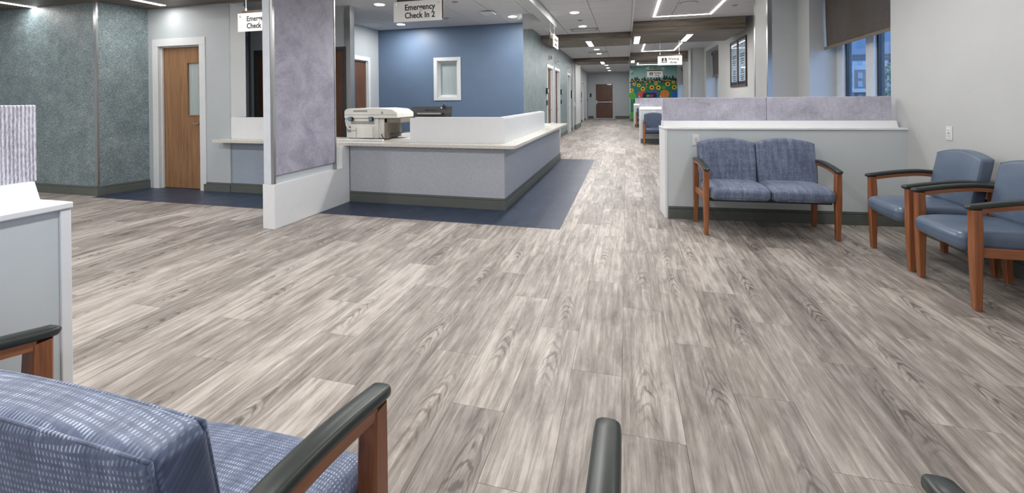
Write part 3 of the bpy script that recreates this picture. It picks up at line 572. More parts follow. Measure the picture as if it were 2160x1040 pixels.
# ---- hanging signs
def sign(cx, cy, cz, ceilz, lines, label, face='S', icon=False, size=.078, tsx=1.0):
    t = empty('hanging_sign', (0, 0, 0), label, 'sign', 'hanging direction signs'); W, H = .60, .235
    box('sign_plate', (-W/2, W/2), (-.006, 0), (-H/2, H/2), 'signw', t, .001)
    bd = box('backing_board', (-W/2+.01, W/2-.005), (.05, .07), (-H/2+.035, H/2+.045), 'signback', t, .002)
    for x in (-W/2+.045, W/2-.04):
        bm = bmesh.new(); disc(bm, (x, -.014, H/2-.035), .011, .064, 1, 14); mesh('standoff', bm, 'steel', t)
        bm = bmesh.new(); disc(bm, (x+.02*(1 if x < 0 else -1), .06, H/2+.04), .0022, ceilz-cz-H/2-.04, 2, 6); disc(bm, (x+.02*(1 if x < 0 else -1), .06, H/2+.045), .009, .035, 2, 8); mesh('hanging_rod', bm, 'trimw', t)
    ox = .075 if icon else .03
    for i, s in enumerate(lines): text('lettering', s, size, 'ink', t, FACE_S(ox if not icon else .09, -.0065, (.042 if i == 0 else -.05)), sx=tsx, bold=.002)
    if icon:
        ic = box('pictogram', (-.2, -.075), (-.0085, -.006), (-.055, .07), 'ink', t)
        bm = bmesh.new(); prism(bm, [(-.185, -.04), (-.09, -.04), (-.1375, .045)], 1, -.0105, -.008); disc(bm, (-.1375, -.0105, .045), .015, .0025, 1, 14); mesh('pictogram_figure', bm, 'signw', ic)
        bm = bmesh.new(); disc(bm, (-.1375, -.0115, -.005), .014, .0015, 1, 14); disc(bm, (-.16, -.0115, -.028), .008, .0015, 1, 12); disc(bm, (-.115, -.0115, -.028), .008, .0015, 1, 12); mesh('pictogram_detail', bm, 'ink', ic)
    t.location = (cx, cy, cz); t.rotation_euler = (0, 0, 0 if face == 'S' else PI/2); return t
sign(-2.29, 4.5, 2.345, 2.78, ('Emergency', 'Check In 2'), 'white hanging sign reading Emergency Check In 2 above the L-shaped desk', size=.093, tsx=.92)
sign(-4.53, 4.5, 2.345, 2.78, ('Emergency', 'Check In 1'), 'white hanging sign reading Emergency Check In 1 beside the oak door', size=.093, tsx=.92)
sign(-1.3, 8.26, 2.42, 3.0, ('Emergency', 'Check In 2'), 'white hanging sign turned crosswise over the hall side of the reception desk', 'E', size=.093, tsx=.92)
sign(1.12, 12.0, 2.30, 2.84, ('Waiting', 'Area'), 'white Waiting Area sign with pictogram hanging under the first wooden beam', icon=True, size=.085)
sign(1.14, 18.4, 2.29, 2.84, ('Waiting', 'Area'), 'white Waiting Area sign hanging under the second wooden beam before the sunflower mural', icon=True, size=.085)

# ---- chairs
def loft(bm, secs, ch=.25):
    rings = []
    for z, cx, cy, hx, hy in secs:
        k = ch*min(hx, hy); rings.append([bm.verts.new((cx+a, cy+b, z)) for a, b in ((-hx+k, -hy), (hx-k, -hy), (hx, -hy+k), (hx, hy-k), (hx-k, hy), (-hx+k, hy), (-hx, hy-k), (-hx, -hy+k))])
    for A, B in zip(rings, rings[1:]):
        for i in range(8): bm.faces.new((A[i], A[(i+1) % 8], B[(i+1) % 8], B[i]))
    bm.faces.new(rings[0][::-1]); bm.faces.new(rings[-1])
def sm(a, b, x): x = max(0, min(1, (x-a)/(b-a))); return x*x*(3-2*x)
def make_chair(name, W, D, ns, mat, label, group, cat='chair', arch=.046, peak=0):
    t = empty(name, (0, 0, 0), label, cat, group); f, b = -D/2, D/2; seats = []
    for sx in (-1, 1):
        x = sx*W/2
        bm = bmesh.new(); loft(bm, [(.006, x+sx*.0, f+.006, .0185, .019), (.18, x, f+.002, .0225, .0235), (.36, x, f, .0255, .028), (.50, x, f, .0255, .028), (.622, x, f-.004, .0235, .026)]); lg = mesh('leg', bm, 'cherry', t)
        bm = bmesh.new(); disc(bm, (x, f+.006, .0), .013, .007, 2, 12); mesh('glide', bm, 'pgrey', lg)
        bm = bmesh.new(); loft(bm, [(.006, x, b+.012, .0185, .019), (.2, x, b+.004, .0225, .0235), (.36, x, b, .0255, .028), (.52, x, b, .0245, .027), (.665, x, b+.008, .022, .024)]); lg = mesh('leg', bm, 'cherry', t)
        bm = bmesh.new(); disc(bm, (x, b+.012, .0), .013, .007, 2, 12); mesh('glide', bm, 'pgrey', lg)
        ya, yb = f-.055, b+.045; pts = []; rad = []; pt2 = []; r2_ = []
        for i in range(25):
            s = i/24; y = ya+(yb-ya)*s; z = .630+.056*math.sin(min(1, s*1.35)*PI/2)-.012*sm(.6, 1, s)
            e = min(s*(yb-ya), (1-s)*(yb-ya)); rr = .0285*math.sqrt(max(.02, 1-(1-min(1, e/.024))**2))
            pts.append((x, y, z)); rad.append(rr)
            if .09 < s < .97: pt2.append((x, y, z-.027))
        prof = [(math.copysign(abs(math.cos(a))**.6, math.cos(a)), .56*math.copysign(abs(math.sin(a))**.8, math.sin(a))) for a in [2*PI*k/16 for k in range(16)]]
        # finer ends
        ends = [(0.0, .15), (.004, .5), (.010, .78), (.018, .95)]
        fine = [((x, ya+d, .630+.002*k), .0285*q) for k, (d, q) in enumerate(ends)]; fineb = [((x, yb-d, pts[-1][2]), .0285*q) for d, q in reversed(ends)]
        core = [(p, .0285) for p in pts if ya+.03 < p[1] < yb-.03]
        seq = fine+core+fineb; bm = bmesh.new(); tube(bm, [p for p, q in seq], [q for p, q in seq], prof=prof); mesh('arm_pad', bm, 'arm', t, True)
        bm = bmesh.new(); tube(bm, pt2, .021, prof=[(-1, -.62), (1, -.62), (1, .75), (-1, .75)]); mesh('arm_rail', bm, 'cherryy', t)
        bm = bmesh.new(); bx(bm, x-.015, x+.015, f+.02, b-.02, .332, .388, .004); mesh('side_rail', bm, 'cherryy', t)
    bm = bmesh.new(); bx(bm, -W/2+.02, W/2-.02, f+.05, f+.075, .318, .35, .003); mesh('seat_frame', bm, 'basedark', t)
    sw = (W-.052)/ns
    for i in range(ns):
        cx = -W/2+.026+sw*(i+.5); dep = D+.025; cy = -.05
        def fs(p, cx=cx):
            u = p.x/(sw/2); v = p.y/(dep/2); top = sm(-.02, .06, p.z)
            zz = p.z+top*(.016*(1-u*u)*(1-v*v)-.012*sm(.4, 1, -v))+.0*u
            return Vector((cx+p.x*(1-.012*abs(v)**4), cy+p.y-.012*(1-u*u)*sm(0, 1, -v), .414+zz))
        mesh('seat_cushion', rbox(sw-.006, dep, .13, .048, fs, 10, 5), mat, t, True)
        bw, bh, bd = sw+.012, (.445 if ns > 1 else .42), .088
        def fb(p, cx=cx):
            u = p.x/(bw/2); v = p.z/(bh/2); k = sm(-.6, 1, v)
            z = p.z-arch*abs(u)**2.0*k
            thick = 1+.16*(1-u*u)*(1-v*v); y = p.y*thick+.035*v+.012*(u*u)*-1+.012
            return Vector((cx*1.03+p.x*(1-.03*sm(0, 1, -v)), b-.045+y, (.678 if ns > 1 else .69)+peak+z))
        bk = mesh('back_cushion', rbox(bw, bd, bh, .024, fb, 12, 4), mat, t, True)
        bm = bmesh.new(); R = .024; o_ = R*.70
        for s in (-1, 1):
            lp = []; hw, hh, yy = bw/2-R+o_, bh/2-R+o_, s*(bd/2-R+o_)
            for j in range(12): lp.append((-hw+2*hw*j/12, hh))
            for j in range(10): lp.append((hw, hh-2*hh*j/10))
            for j in range(12): lp.append((hw-2*hw*j/12, -hh))
            for j in range(11): lp.append((-hw, -hh+2*hh*j/10))
            tube(bm, [fb(Vector((a, yy, c))) for a, c in lp], .0032, 6)
        mesh('piping', bm, mat, bk, True)
    bm = bmesh.new(); bx(bm, -W/2+.02, W/2-.02, b-.012, b+.012, .52, .56, .003); mesh('back_rail', bm, 'dsteel', t)
    return t
def place(t, x, y, rz, label=None, group=None, first=False):
    o = t if first else copytree(t); o.location = (x, y, 0); o.rotation_euler = (0, 0, rz)
    if label: o['label'] = label
    if group: o['group'] = group
    return o
G = 'waiting room seats'
lv = make_chair('two_seat_bench', 1.13, .44, 2, 'fabric', 'blue crosshatch two-seat bench with cherry legs against the divider with two lilac panels', G, 'bench')
place(lv, 1.292, 4.765, math.radians(3.6), first=True)
lv2 = make_chair('two_seat_bench', 1.13, .44, 2, 'fabric', 'blue crosshatch two-seat bench beside the birch-bark patterned divider', G, 'bench', .02, -.006)
place(lv2, -1.138, .66, PI, first=True)
ch = make_chair('guest_chair', .52, .50, 1, 'vinyl', 'plain slate blue vinyl armchair by the wall, next to the divider corner', G)
place(ch, 2.325, 4.185, -PI/2, first=True)
place(ch, 2.325, 3.555, -PI/2, 'plain slate blue vinyl armchair by the wall with scuffed front leg')
wc = make_chair('guest_chair', .575, .50, 1, 'vinyl', 'slate blue vinyl armchair standing alone, next to the crosshatch bench near the bark divider', G)
place(wc, .245, .645, PI, first=True)
nv = make_chair('two_seat_bench', 1.13, .44, 2, 'navyvinyl', 'navy two-seat bench in front of the middle divider', G, 'bench')
place(nv, 1.06, 12.94, 0, first=True); place(nv, 1.02, 20.22, 0, 'navy two-seat bench in front of the farthest divider')

# ---- power outlets
def outlet(pl, u, z, label, w=.075, h=.122):
    a, b = pl.p(u, 0); t = empty('power_outlet', (a, b, z), label, 'outlet', 'wall outlets'); pl.box('cover_plate', (u-w/2, u+w/2), (-.006, -.0005), (z-h/2, z+h/2), 'trimw', t, .0015); f = pl.box('receptacle', (u-.018, u+.018), (-.009, -.006), (z-.045, z+.045), 'lam', t, .001)
    bm = bmesh.new()
    for s in (-1, 1):
        for du in (-.007, .005): pl.bx(bm, (u+du, u+du+.003), (-.0098, -.009), (z+s*.026-.005, z+s*.026+.006))
        pl.bx(bm, (u-.003, u+.003), (-.0098, -.009), (z+s*.012-.003, z+s*.012+.002))
    for du in (-.011, .004): pl.bx(bm, (u+du, u+du+.006), (-.0098, -.009), (z-.005, z+.006))
    mesh('slots', bm, 'black', f); return t
outlet(SW(XR), 4.652, .993, 'white power outlet on the plain wall above the vinyl armchairs')
o = outlet(SF(0), 0, 0, 'white power outlet on the divider beside the crosshatch bench', .08); o.location = (.735, 5.0685, .865); o.rotation_euler = (0, 0, math.radians(5))
outlet(SF(13.22), .78, .93, 'small white outlet above the navy bench', .1, .05)

# ---- framed notices on the right wall
for i, (a, b) in enumerate(((11.17, 11.95), (11.96, 12.74))):
    pl = SW(XR); t = empty('framed_notice', (XR, (a+b)/2, 1.59), ('tall dark framed notice on the window wall, next to the column', 'tall dark framed notice on the window wall, second from the column')[i], 'frame', 'framed notices'); bm = bmesh.new()
    for u, z in (((a, a+.05), (1.59, 2.78)), ((b-.05, b), (1.59, 2.78)), ((a+.0505, b-.0505), (1.59, 1.64)), ((a+.0505, b-.0505), (2.73, 2.78))): pl.bx(bm, u, (-.035, -.0005), z, .003)
    mesh('picture_frame', bm, 'framewood', t); pp = pl.box('print', (a+.045, b-.045), (-.014, -.001), (1.635, 2.735), 'paper', t); pl.box('print_footer', (a+.05, b-.05), (-.0155, -.014), (1.64, 1.72), 'navyink', pp)
    bm = bmesh.new()
    for z, w_ in ((2.62, .06), (2.52, .05), (2.38, .42), (2.33, .4), (2.26, .3), (2.21, .36), (2.15, .2), (2.0, .26), (1.96, .2), (1.92, .3), (1.86, .34), (1.81, .3), (1.76, .26)): pl.bx(bm, ((a+b)/2-w_/2, (a+b)/2+w_/2), (-.0155, -.014), (z-.011, z+.011))
    mesh('print_text', bm, 'ink', pp); pl.box('frame_glass', (a+.045, b-.045), (-.024, -.021), (1.635, 2.735), 'glass', t)

# ---- roller shades
for i, (a, b) in enumerate(WIN[1:]):
    lab = ('brown roller shade half lowered over the window above the lilac-panelled divider', 'brown roller shade over the window past the framed notices', 'dark roller shade over the window next to the mural')[i]
    t = empty('roller_shade', (2.97, (a+b)/2, 2.9), lab, 'shade', 'window roller shades'); bm = bmesh.new(); disc(bm, (2.985, a+.03, 2.84), .034, b-a-.06, 1, 16); mesh('roller_tube', bm, 'shade', t, 'auto')
    for y in (a+.004, b-.022): box('bracket', (2.93, 3.04), (y, y+.018), (2.80, 2.89), 'dgrey', t, .002)
    bm = bmesh.new(); n = 40; X = 2.955; rows = 12; V = []
    for j in range(rows+1):
        V.append([])
        for k in range(n+1):
            y = a+.035+(b-a-.065)*k/n; zb = 2.095-.05*k/n; z = 2.83+(zb-2.83)*j/rows
            xx = X+.007*math.sin(k*1.1+.6*math.sin(k*.37))*(j/rows)**.7+(.016*((k-n+3)/3)**2*(j/rows)**2 if k > n-3 else 0); V[-1].append(bm.verts.new((xx, y, z)))
    for j in range(rows):
        for k in range(n): bm.faces.new((V[j][k], V[j][k+1], V[j+1][k+1], V[j+1][k]))
    ext = bmesh.ops.solidify(bm, geom=list(bm.faces), thickness=.0015); mesh('shade_fabric', bm, 'shade', t, True)
    bm = bmesh.new(); tube(bm, [(X-.012, a+.035, 2.105), (X-.012, (a+b)/2, 2.08), (X-.012, b-.03, 2.055)], .006, prof=[(-.8, -3.6), (.8, -3.6), (.8, 3.6), (-.8, 3.6)]); mesh('hem_bar', bm, 'shade', t)

# ---- ceiling fixtures
def downlight(x, y, z, label, power=None, r=.085):
    t = empty('downlight', (x, y, z), label, 'ceiling light', 'round recessed downlights'); bm = bmesh.new(); disc(bm, (x, y, z-.006), r+.018, .006, 2, 28, r+.02); mesh('trim_ring', bm, 'trimw', t); bm = bmesh.new(); disc(bm, (x, y, z-.009), r, .003, 2, 28); mesh('lens', bm, 'lamp', t)
    if power: light('lamp', (x, y, z-.012), r*2, power, t)
    return t
PD = 26
for x, y, w_ in ((-4.13, 6.69, 'above the printer'), (-4.77, 8.58, 'close to the blue wall, left of its small window'), (-2.5, 6.4, 'above the monitor')): downlight(x, y, CZ, 'round downlight in the tiled ceiling '+w_, PD*1.4)
downlight(-2.2, 8.45, CZ, 'round downlight in the ceiling beside the white bulkhead', PD)
for y, w_ in ((8.42, 'level with the edge-on hanging sign'), (10.08, 'just in front of the first slot air vent')): downlight(-.95, y, CZ, 'round downlight in the hall ceiling '+w_, PD)
for y, w_ in ((13.4, 'right behind the first wooden beam'), (15.0, 'just in front of the second air vent'), (16.46, 'just behind the second air vent')): downlight(-.95, y, CZ, 'round downlight in the hall ceiling '+w_, PD)
for y, w_ in ((20.6, 'fourth'), (22.4, 'third'), (24.4, 'second'), (26.8, 'first')): downlight(-.94, y, CZ, 'round hall downlight behind the second beam, %s from the end door' % w_, PD)
downlight(-7.6, 7.6, CZ, 'round downlight in the office behind the check-in counter', 8)
for x in (-8.3, -6.4, -4.5, -2.6): 
    for y in (-2.0, 1.6): downlight(x, y, CZ, 'added unseen downlight in the front lobby ceiling', PD*1.35)  # unseen lobby lamps, added to even out the foreground lighting
for y in (-2.5, 1.2, 6.2): downlight(-.95, y, CZ, 'added unseen downlight in the ceiling of the front walkway', PD*2.2)  # added lamps out of view, brightening the near floor and divider
def ledframe(x0, x1, y0, y1, z, label):
    t = empty('led_ring_light', ((x0+x1)/2, (y0+y1)/2, z), label, 'ceiling light', 'rectangular LED outline lights'); w = .035
    for n_, (a, b, c, d) in enumerate(((x0, x0+w, y0, y1), (x1-w, x1, y0, y1), (x0+w, x1-w, y1-w, y1), (x0+w, x1-w, y0, y0+w))): box('led_strip', (a, b), (c, d), (z-.008, z-.001), 'led', t)
ledframe(.60, 1.80, 5.9, 10.13, WZ, 'rectangular LED outline light in the ceiling before the first wooden beam'); ledframe(.60, 1.80, 13.1, 17.5, WZ, 'rectangular LED outline light between the two wooden beams'); ledframe(.60, 1.80, 19.9, 24.5, WZ, 'rectangular LED outline light nearest the sunflower mural'); ledframe(.60, 1.80, -1.6, 2.8, WZ, 'added unseen LED outline light over the front armchairs')  # last outline is added above the camera, unseen, as foreground fill
def beamlight(x, y0, y1, z, label, w=.13, power=30):
    t = empty('beam_light', (x, (y0+y1)/2, z), label, 'ceiling light', 'slot lights set in the wooden beams'); bm = bmesh.new(); bx(bm, x-w/2-.008, x+w/2+.008, y0-.008, y1+.008, z-.003, z-.0005); mesh('trim_frame', bm, 'trimw', t); box('lens', (x-w/2, x+w/2), (y0, y1), (z-.006, z-.003), 'beamlamp', t)
    light('lamp', (x, (y0+y1)/2, z-.01), w, power, t, WARM, y1-y0)
beamlight(-.95, 11.6, 12.7, 2.84, 'slot light in the first wooden beam over the hall'); beamlight(.29, 11.1, 12.5, 2.84, 'slot light at the corner of the first wooden beam'); beamlight(1.5, 11.1, 12.4, 2.84, 'slot light in the first wooden beam by the column')
beamlight(-.95, 18.4, 19.4, 2.84, 'slot light in the second wooden beam over the hall'); beamlight(.29, 18.2, 19.2, 2.84, 'slot light in the second wooden beam by the mural')
for x, w_ in ((-8.6, 'added over the teal wallcovering'), (-6.67, 'in front of the oak door'), (-4.6, 'over the check-in counter'), (-.95, 'added over the walkway')): beamlight(x, 3.6, 4.93, 2.78, 'slot light in the wooden soffit '+w_, .09, 14)  # only the slot by the oak door is existing; the others are added fill
beamlight(1.5, 3.6, 4.9, 2.84, 'added unseen slot light in the wooden soffit over the crosshatch bench', .13, 30)  # added slot above the frame, fill light for the bench area
# vents, detectors, speakers
for y, lab in ((10.6, 'grey slot air vent in the hall ceiling before the first beam'), (15.95, 'grey slot air vent in the hall ceiling between the beams')):
    t = empty('air_vent', (-.95, y, CZ), lab, 'vent', 'hall ceiling vents'); bm = bmesh.new()
    for a, b, c, d in ((-1.29, -.62, y-.2, y-.16), (-1.29, -.62, y+.16, y+.2), (-1.29, -1.22, y-.16, y+.16), (-.69, -.62, y-.16, y+.16)): bx(bm, a, b, c, d, CZ-.012, CZ)
    mesh('vent_frame', bm, 'pgrey', t); box('vent_core', (-1.22, -.69), (y-.16, y+.16), (CZ-.002, CZ+.003), 'dgrey', t)
    for k in range(4): box('vent_blade', (-1.22, -.69), (y-.12+k*.07, y-.085+k*.07), (CZ-.01, CZ-.004), 'trimw', t)
t = empty('wireless_access_point', (-2.52, 7.88, CZ), 'square white wireless access point on the desk ceiling', 'device'); bm = bmesh.new(); bx(bm, -2.64, -2.40, 7.74, 8.0, CZ-.045, CZ-.012, .012); mesh('device_shell', bm, 'lam', t); box('mount', (-2.6, -2.44), (7.8, 7.96), (CZ-.013, CZ), 'dgrey', t)
for x, y, z, lab in ((-2.81, 6.9, CZ, 'small round sprinkler cover in the ceiling beside the Check In 2 sign'), (2.08, 9.32, WZ, 'small round sprinkler cover in the waiting ceiling near the column'), (-.27, 12.3, 2.84, 'small round sprinkler cover under the first wooden beam'), (-.93, 9.3, CZ, 'small round sprinkler cover between the two hall downlights')):
    t = empty('sprinkler', (x, y, z), lab, 'sprinkler', 'ceiling sprinklers'); bm = bmesh.new(); disc(bm, (x, y, z-.008), .055, .008, 2, 20); mesh('cover_disc', bm, 'pgrey', t); bm = bmesh.new(); disc(bm, (x, y, z-.016), .03, .008, 2, 16); mesh('cap', bm, 'pgrey', t)
t = empty('sprinkler', (-3.53, 8.2, CZ), 'steel pendent sprinkler in the ceiling behind the Check In 2 sign', 'sprinkler', 'ceiling sprinklers'); bm = bmesh.new(); disc(bm, (-3.53, 8.2, CZ-.01), .05, .01, 2, 18); mesh('escutcheon', bm, 'pgrey', t); bm = bmesh.new(); disc(bm, (-3.53, 8.2, CZ-.06), .012, .05, 2, 10); disc(bm, (-3.53, 8.2, CZ-.066), .03, .006, 2, 14); mesh('sprinkler_head', bm, 'steel', t)
t = empty('ceiling_speaker', (1.17, 8.82, WZ), 'round white speaker grille inside the LED outline', 'speaker'); bm = bmesh.new(); disc(bm, (1.17, 8.82, WZ-.012), .15, .012, 2, 32); mesh('grille', bm, 'tile', t); bm = bmesh.new(); disc(bm, (1.17, 8.82, WZ-.006), .165, .006, 2, 32); mesh('rim', bm, 'grid', t)
# ---- hall wall devices
pl = SE(HALLX)
for y, lab in ((12.6, 'first'), (13.98, 'second'), (16.85, 'third')):
    t = empty('flag_sign', (HALLX, y, 2.46), 'small white projecting room sign above the %s hall door from the reception desk' % lab, 'sign', 'projecting room signs'); pl.box('mount_plate', (y-.09, y-.07), (-.02, -.0005), (2.46, 2.6), 'trimw', t); pl.box('flag_plate', (y-.09, y-.078), (-.10, -.02), (2.46, 2.6), 'signw', t); pl.box('room_mark', (y-.0915, y-.09), (-.085, -.04), (2.49, 2.57), 'pgrey', t)
for y, z0, z1, lab in ((12.0, 1.47, 1.63, 'black framed sanitizer dispenser before the first hall door'), (14.78, 1.48, 1.64, 'black framed sanitizer dispenser after the second hall door'), (17.64, 1.35, 1.65, 'narrow framed notice holder after the third hall door')):
    t = empty('wall_dispenser', (HALLX, y, z0), lab, 'dispenser', 'hall wall dispensers'); pl.box('case', (y-.07, y+.07), (-.05, -.0005), (z0, z1), 'black', t, .006); pl.box('front_window', (y-.045, y+.05), (-.055, -.05), (z0+.03, z1-.03), 'lam', t, .002)
for y, lab in ((12.02, 'first'), (14.78, 'second')):
    t = empty('card_reader', (HALLX, y, 1.15), 'black card reader on the teal wall by the %s hall door' % lab, 'card reader', 'hall card readers'); pl.box('reader_case', (y-.04, y+.04), (-.03, -.0005), (1.15, 1.29), 'black', t, .006); pl.box('reader_light', (y-.012, y+.012), (-.032, -.03), (1.25, 1.26), 'pgrey', t)
pl = SE(-2.42)
for y, z0, z1, nm, lab in ((24.45, 1.36, 1.68, 'wall_notice', 'narrow black notice holder on the far hall wall'), (24.3, 1.1, 1.25, 'light_switch', 'black switch plate on the far white hall wall'), (28.45, 1.15, 1.32, 'light_switch', 'black switch plate by the end corner of the hall')):
    t = empty(nm, (-2.42, y, z0), lab, 'wall plate'); pl.box('case', (y-.05, y+.05), (-.02, -.0005), (z0, z1), 'black', t, .003); pl.box('insert', (y-.025, y+.025), (-.023, -.02), (z0+.04, z1-.04), 'dgrey', t)
t = empty('card_reader', (-2.24, YE, 1.45), 'black card reader on the grey wall beside the end door', 'card reader', 'hall card readers'); SF(YE).box('reader_case', (-2.29, -2.19), (-.03, -.0005), (1.42, 1.66), 'black', t, .006); SF(YE).box('reader_light', (-2.255, -2.225), (-.033, -.03), (1.6, 1.62), 'pgrey', t)
t = empty('wall_dispenser', (-2.14, 18.2, .9), 'small steel dispenser on the white nib at the end of the teal wall', 'dispenser'); box('case', (-2.13, -2.09), (18.4, 18.49), (1.0, 1.16), 'trimw', t, .004); box('drip_tray', (-2.13, -2.08), (18.38, 18.49), (.93, .96), 'steel', t)

# ---- sunflower mural on the far wall
def hexm(name, rgb): 
    MT[name] = plain('mural_'+name, rgb, .7, var=.12, scale=22); return name
Y0 = 25.5; t = empty('wall_mural', (1.5, Y0, 0), 'colourful sunflower meadow mural on the far wall of the waiting area', 'mural')
m = N('mural_sky'); sx = m.n('SeparateXYZ'); m.l(m.pos(), sx.inputs[0]); nz = m.noise(m.map(m.pos(), (1.2, 1, 3)), 1, 4)
m.set('Base Color', m.ramp(m.math('ADD', m.math('MULTIPLY', m.math('SUBTRACT', sx.outputs[2], 2.2), .9), m.math('MULTIPLY', m.math('SUBTRACT', nz, .5), .3)), [(.0, srgb(172, 200, 192)), (.45, srgb(146, 184, 178)), (.9, srgb(88, 150, 140))])); MT['msky'] = m.m
m = N('mural_meadow'); a = m.noise(m.map(m.pos(), (22, 1, 22)), 1, 4, .7); m.set('Base Color', m.ramp(a, [(.35, srgb(18, 84, 62)), (.55, srgb(38, 122, 84)), (.75, srgb(70, 160, 100))])); MT['mgreen'] = m.m
box('mural_sky', (.23, 2.745), (Y0-.003, Y0-.0005), (2.2, 3.12), 'msky', t); box('mural_meadow', (.23, 2.745), (Y0-.003, Y0-.0005), (.17, 2.2), 'mgreen', t)
hexm('tree', (34, 66, 60)); hexm('petal', (232, 190, 52)); hexm('core', (44, 26, 18)); hexm('orange', (216, 92, 42)); hexm('amber', (214, 138, 52)); hexm('purple', (140, 56, 150)); hexm('cobalt', (30, 108, 190)); hexm('lime', (92, 178, 62)); hexm('cloud', (190, 206, 200)); hexm('rust', (176, 52, 40)); hexm('violet', (92, 62, 150)); hexm('vanblue', (40, 84, 170)); hexm('pale', (232, 186, 120)); hexm('lilacp', (190, 176, 214))
rnd = random.Random(3)
def disc_at(nm, x, z, r, mat, lay=1, n=22, par=None, petals=0, inner=.7):
    bm = bmesh.new(); pts = []
    k = petals*4 if petals else n
    for i in range(k):
        a = 2*PI*i/k; rr = r*(inner+(1-inner)*abs(math.sin(petals*a/2))**.6) if petals else r; pts.append((x+rr*math.cos(a), z+rr*math.sin(a)))
    prism(bm, pts, 1, Y0-.003-.0016*lay, Y0-.0025-.0016*(lay-1)); return mesh(nm, bm, mat, par or t)
def mx(p): return .24+(p-80)/925*2.5      # mural sketch columns
def mz(p): return 3.12-(p-325)/630*1.75
for x, h in ((120, .9), (180, 1.1), (222, 1.2), (260, .8), (330, .95), (375, 1.15), (440, .9), (500, 1), (560, .9), (610, 1.0), (660, 1.1), (720, .8), (765, 1.4), (810, 1.3), (868, 1.15), (930, 1.35), (975, .9)):
    bm = bmesh.new(); X = mx(x); hh = .30*h; w_ = .17; z0 = 2.19
    prism(bm, [(X-w_*.9, z0), (X+w_*.9, z0), (X+w_*.5, z0+hh*.4), (X+w_*.6, z0+hh*.42), (X+w_*.25, z0+hh*.7), (X+w_*.32, z0+hh*.72), (X, z0+hh), (X-w_*.32, z0+hh*.72), (X-w_*.25, z0+hh*.7), (X-w_*.6, z0+hh*.42), (X-w_*.5, z0+hh*.4)], 1, Y0-.0034-.00012*(x % 11), Y0-.0026); mesh('pine_silhouette', bm, 'tree', t)
for i in range(26):
    x = 100+i*34+rnd.uniform(-8, 8); disc_at('small_bloom', mx(x), mz(rnd.uniform(605, 648)), .032, 'pale', 2, 10)
for x, z, r in ((162, 688, .09), (257, 714, .1), (337, 786, .125), (597, 686, .09), (516, 761, .13), (646, 766, .13), (828, 695, .135), (938, 663, .085), (953, 765, .13), (88, 815, .11), (475, 648, .045), (998, 650, .04)):
    f_ = disc_at('sunflower', mx(x) if x > 100 else .33, mz(z), r, 'petal', 3, petals=11, inner=.86); disc_at('flower_core', mx(x) if x > 100 else .33, mz(z), r*.42, 'core', 4, 16, f_)
for x, z, r, c, c2 in ((320, 905, .24, 'orange', 'rust'), (560, 890, .2, 'purple', 'violet'), (768, 900, .25, 'amber', 'orange'), (975, 905, .2, 'cobalt', 'vanblue'), (128, 925, .21, 'lime', 'mgreen'), (195, 780, .1, 'cobalt', 'vanblue'), (752, 765, .1, 'lime', 'mgreen'), (410, 690, .06, 'amber', 'orange'), (748, 618, .05, 'orange', 'rust'), (97, 700, .05, 'purple', 'violet'), (200, 1120, .16, 'lime', 'mgreen'), (130, 1330, .2, 'lime', 'mgreen'), (220, 870, .07, 'cobalt', 'vanblue'), (410, 745, .04, 'amber', 'orange')):
    f_ = disc_at('round_bloom', mx(x), mz(z), r, c, 2, petals=14, inner=.88)
    if r > .09:
        for q, cc in ((.78, c2), (.66, c), (.45, c2), (.33, c), (.16, c2)): disc_at('bloom_ring', mx(x), mz(z), r*q, cc, 2+(.8-q)*2+.2, 20, f_)
for x, z, c in ((127, 470, 'violet'), (585, 370, 'rust'), (715, 470, 'orange')):
    bm = bmesh.new(); X, Z = mx(x), mz(z); prism(bm, [(X, Z-.05), (X+.03, Z), (X+.06, Z+.02), (X+.03, Z+.06), (X, Z+.01), (X-.04, Z+.06), (X-.05, Z+.01)], 1, Y0-.0048, Y0-.003); mesh('butterfly', bm, c, t)
for x, z in ((430, 370), (110, 430), (740, 385)): disc_at('cloud', mx(x), mz(z), .1, 'cloud', 1.2, petals=5, inner=.6)
# painted van
bm = bmesh.new(); X0, X1 = mx(322), mx(618); prism(bm, [(X0, 1.0), (X1, 1.0), (X1, 1.48), (X1-.05, 1.60), (X1-.1, 1.64), (X0+.1, 1.64), (X0+.05, 1.60), (X0, 1.48)], 1, Y0-.02, Y0-.004); van = mesh('painted_van', bm, 'vanblue', t)
bm = bmesh.new(); prism(bm, [(X0+.03, 1.2), (X1-.03, 1.2), (X1-.03, 1.46), (X1-.09, 1.60), (X0+.09, 1.60), (X0+.03, 1.46)], 1, Y0-.022, Y0-.019); mesh('van_window', bm, 'black', van)
box('van_figure', (mx(410), mx(462)), (Y0-.024, Y0-.021), (1.38, 1.51), 'lime', van); box('van_figure', (mx(470), mx(543)), (Y0-.024, Y0-.021), (1.38, 1.51), 'purple', van)
for x in (258, 684): box('van_mirror', (mx(x)-.04, mx(x)+.04), (Y0-.02, Y0-.004), (1.36, 1.44), 'lilacp', van)

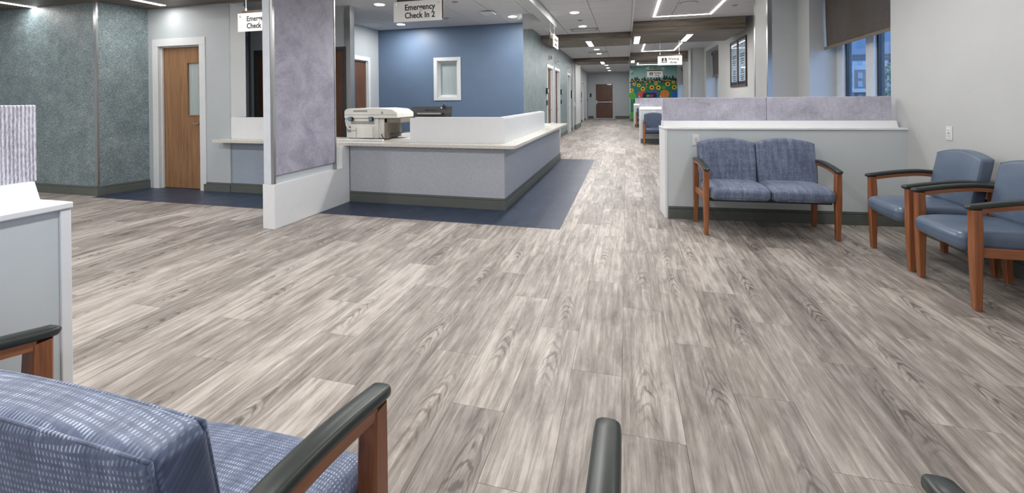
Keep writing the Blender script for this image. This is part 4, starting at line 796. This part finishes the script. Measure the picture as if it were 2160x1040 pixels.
# ---- outside the windows
tag(box('ground', (3.4, 200), (-40, 260), (-.6, -.5), 'asphalt'), 'grey paved ground outside the windows', 'ground')
b = empty('far_building', (62, 130, -.5), 'far brick and white building seen through the window beside the column', 'building')
box('brick_wall', (44, 90), (130, 150), (-.5, 8.0), 'brick', b); box('white_storey', (44, 90), (129.9, 149), (8.0, 11.6), 'bwhite', b); box('white_bay', (50, 56.4), (129, 140), (-.5, 12.5), 'bwhite', b); box('roof', (43.5, 91), (129.5, 150), (11.6, 12.0), 'canopy', b); box('entrance_band', (44, 90), (126, 130), (2.2, 3.1), 'bwhite', b)
for i in range(9):
    for k, z in enumerate((.2, 3.6, 5.8, 9.2)):
        x = 50.5+i*2.25+(.0 if i < 3 else .3)
        o = box('building_window', (x, x+1.1), (128.9 if i < 3 else 129.85, 130.1), (z, z+1.5), 'bglass', b)
t = empty('tree', (11.8, 22, -.5), 'green leafy tree outside the window', 'tree'); bm = bmesh.new(); tube(bm, [(11.8, 22, -.5), (11.85, 22, .8), (11.8, 22.1, 1.6)], [.14, .11, .08], 8); mesh('trunk', bm, 'bark2', t)
bm = bmesh.new(); rnd = random.Random(5)
for i in range(1500):
    a, h_ = rnd.uniform(0, 2*PI), rnd.uniform(-1, 1); r_ = (1-h_*h_)**.5*rnd.uniform(.5, 1)*1.25; c = Vector((11.8+r_*math.cos(a), 22+r_*math.sin(a), 1.75+h_*1.45)); d1 = Vector((rnd.uniform(-1, 1), rnd.uniform(-1, 1), rnd.uniform(-1, 1))).normalized()*.09; d2 = d1.orthogonal().normalized()*.05
    bm.faces.new([bm.verts.new(c+d1), bm.verts.new(c+d2), bm.verts.new(c-d1), bm.verts.new(c-d2)])
tag(mesh('foliage', bm, 'leaf', t), kind='stuff')
t = empty('entrance_canopy', (12, 29, -.5), 'grey slatted entrance canopy outside the window', 'canopy')
for i in range(6): box('canopy_board', (8.5, 16), (26.0+i*1.0, 26.96+i*1.0), (3.5+.02*(i % 2), 3.7), 'canopy', t)
box('fascia', (8.5, 16), (25.9, 26.0), (3.45, 4.7), 'canopy', t)
for x in (8.7, 15.8): box('canopy_post', (x-.08, x+.08), (31.8, 31.95), (-.5, 3.5), 'bwhite', t)
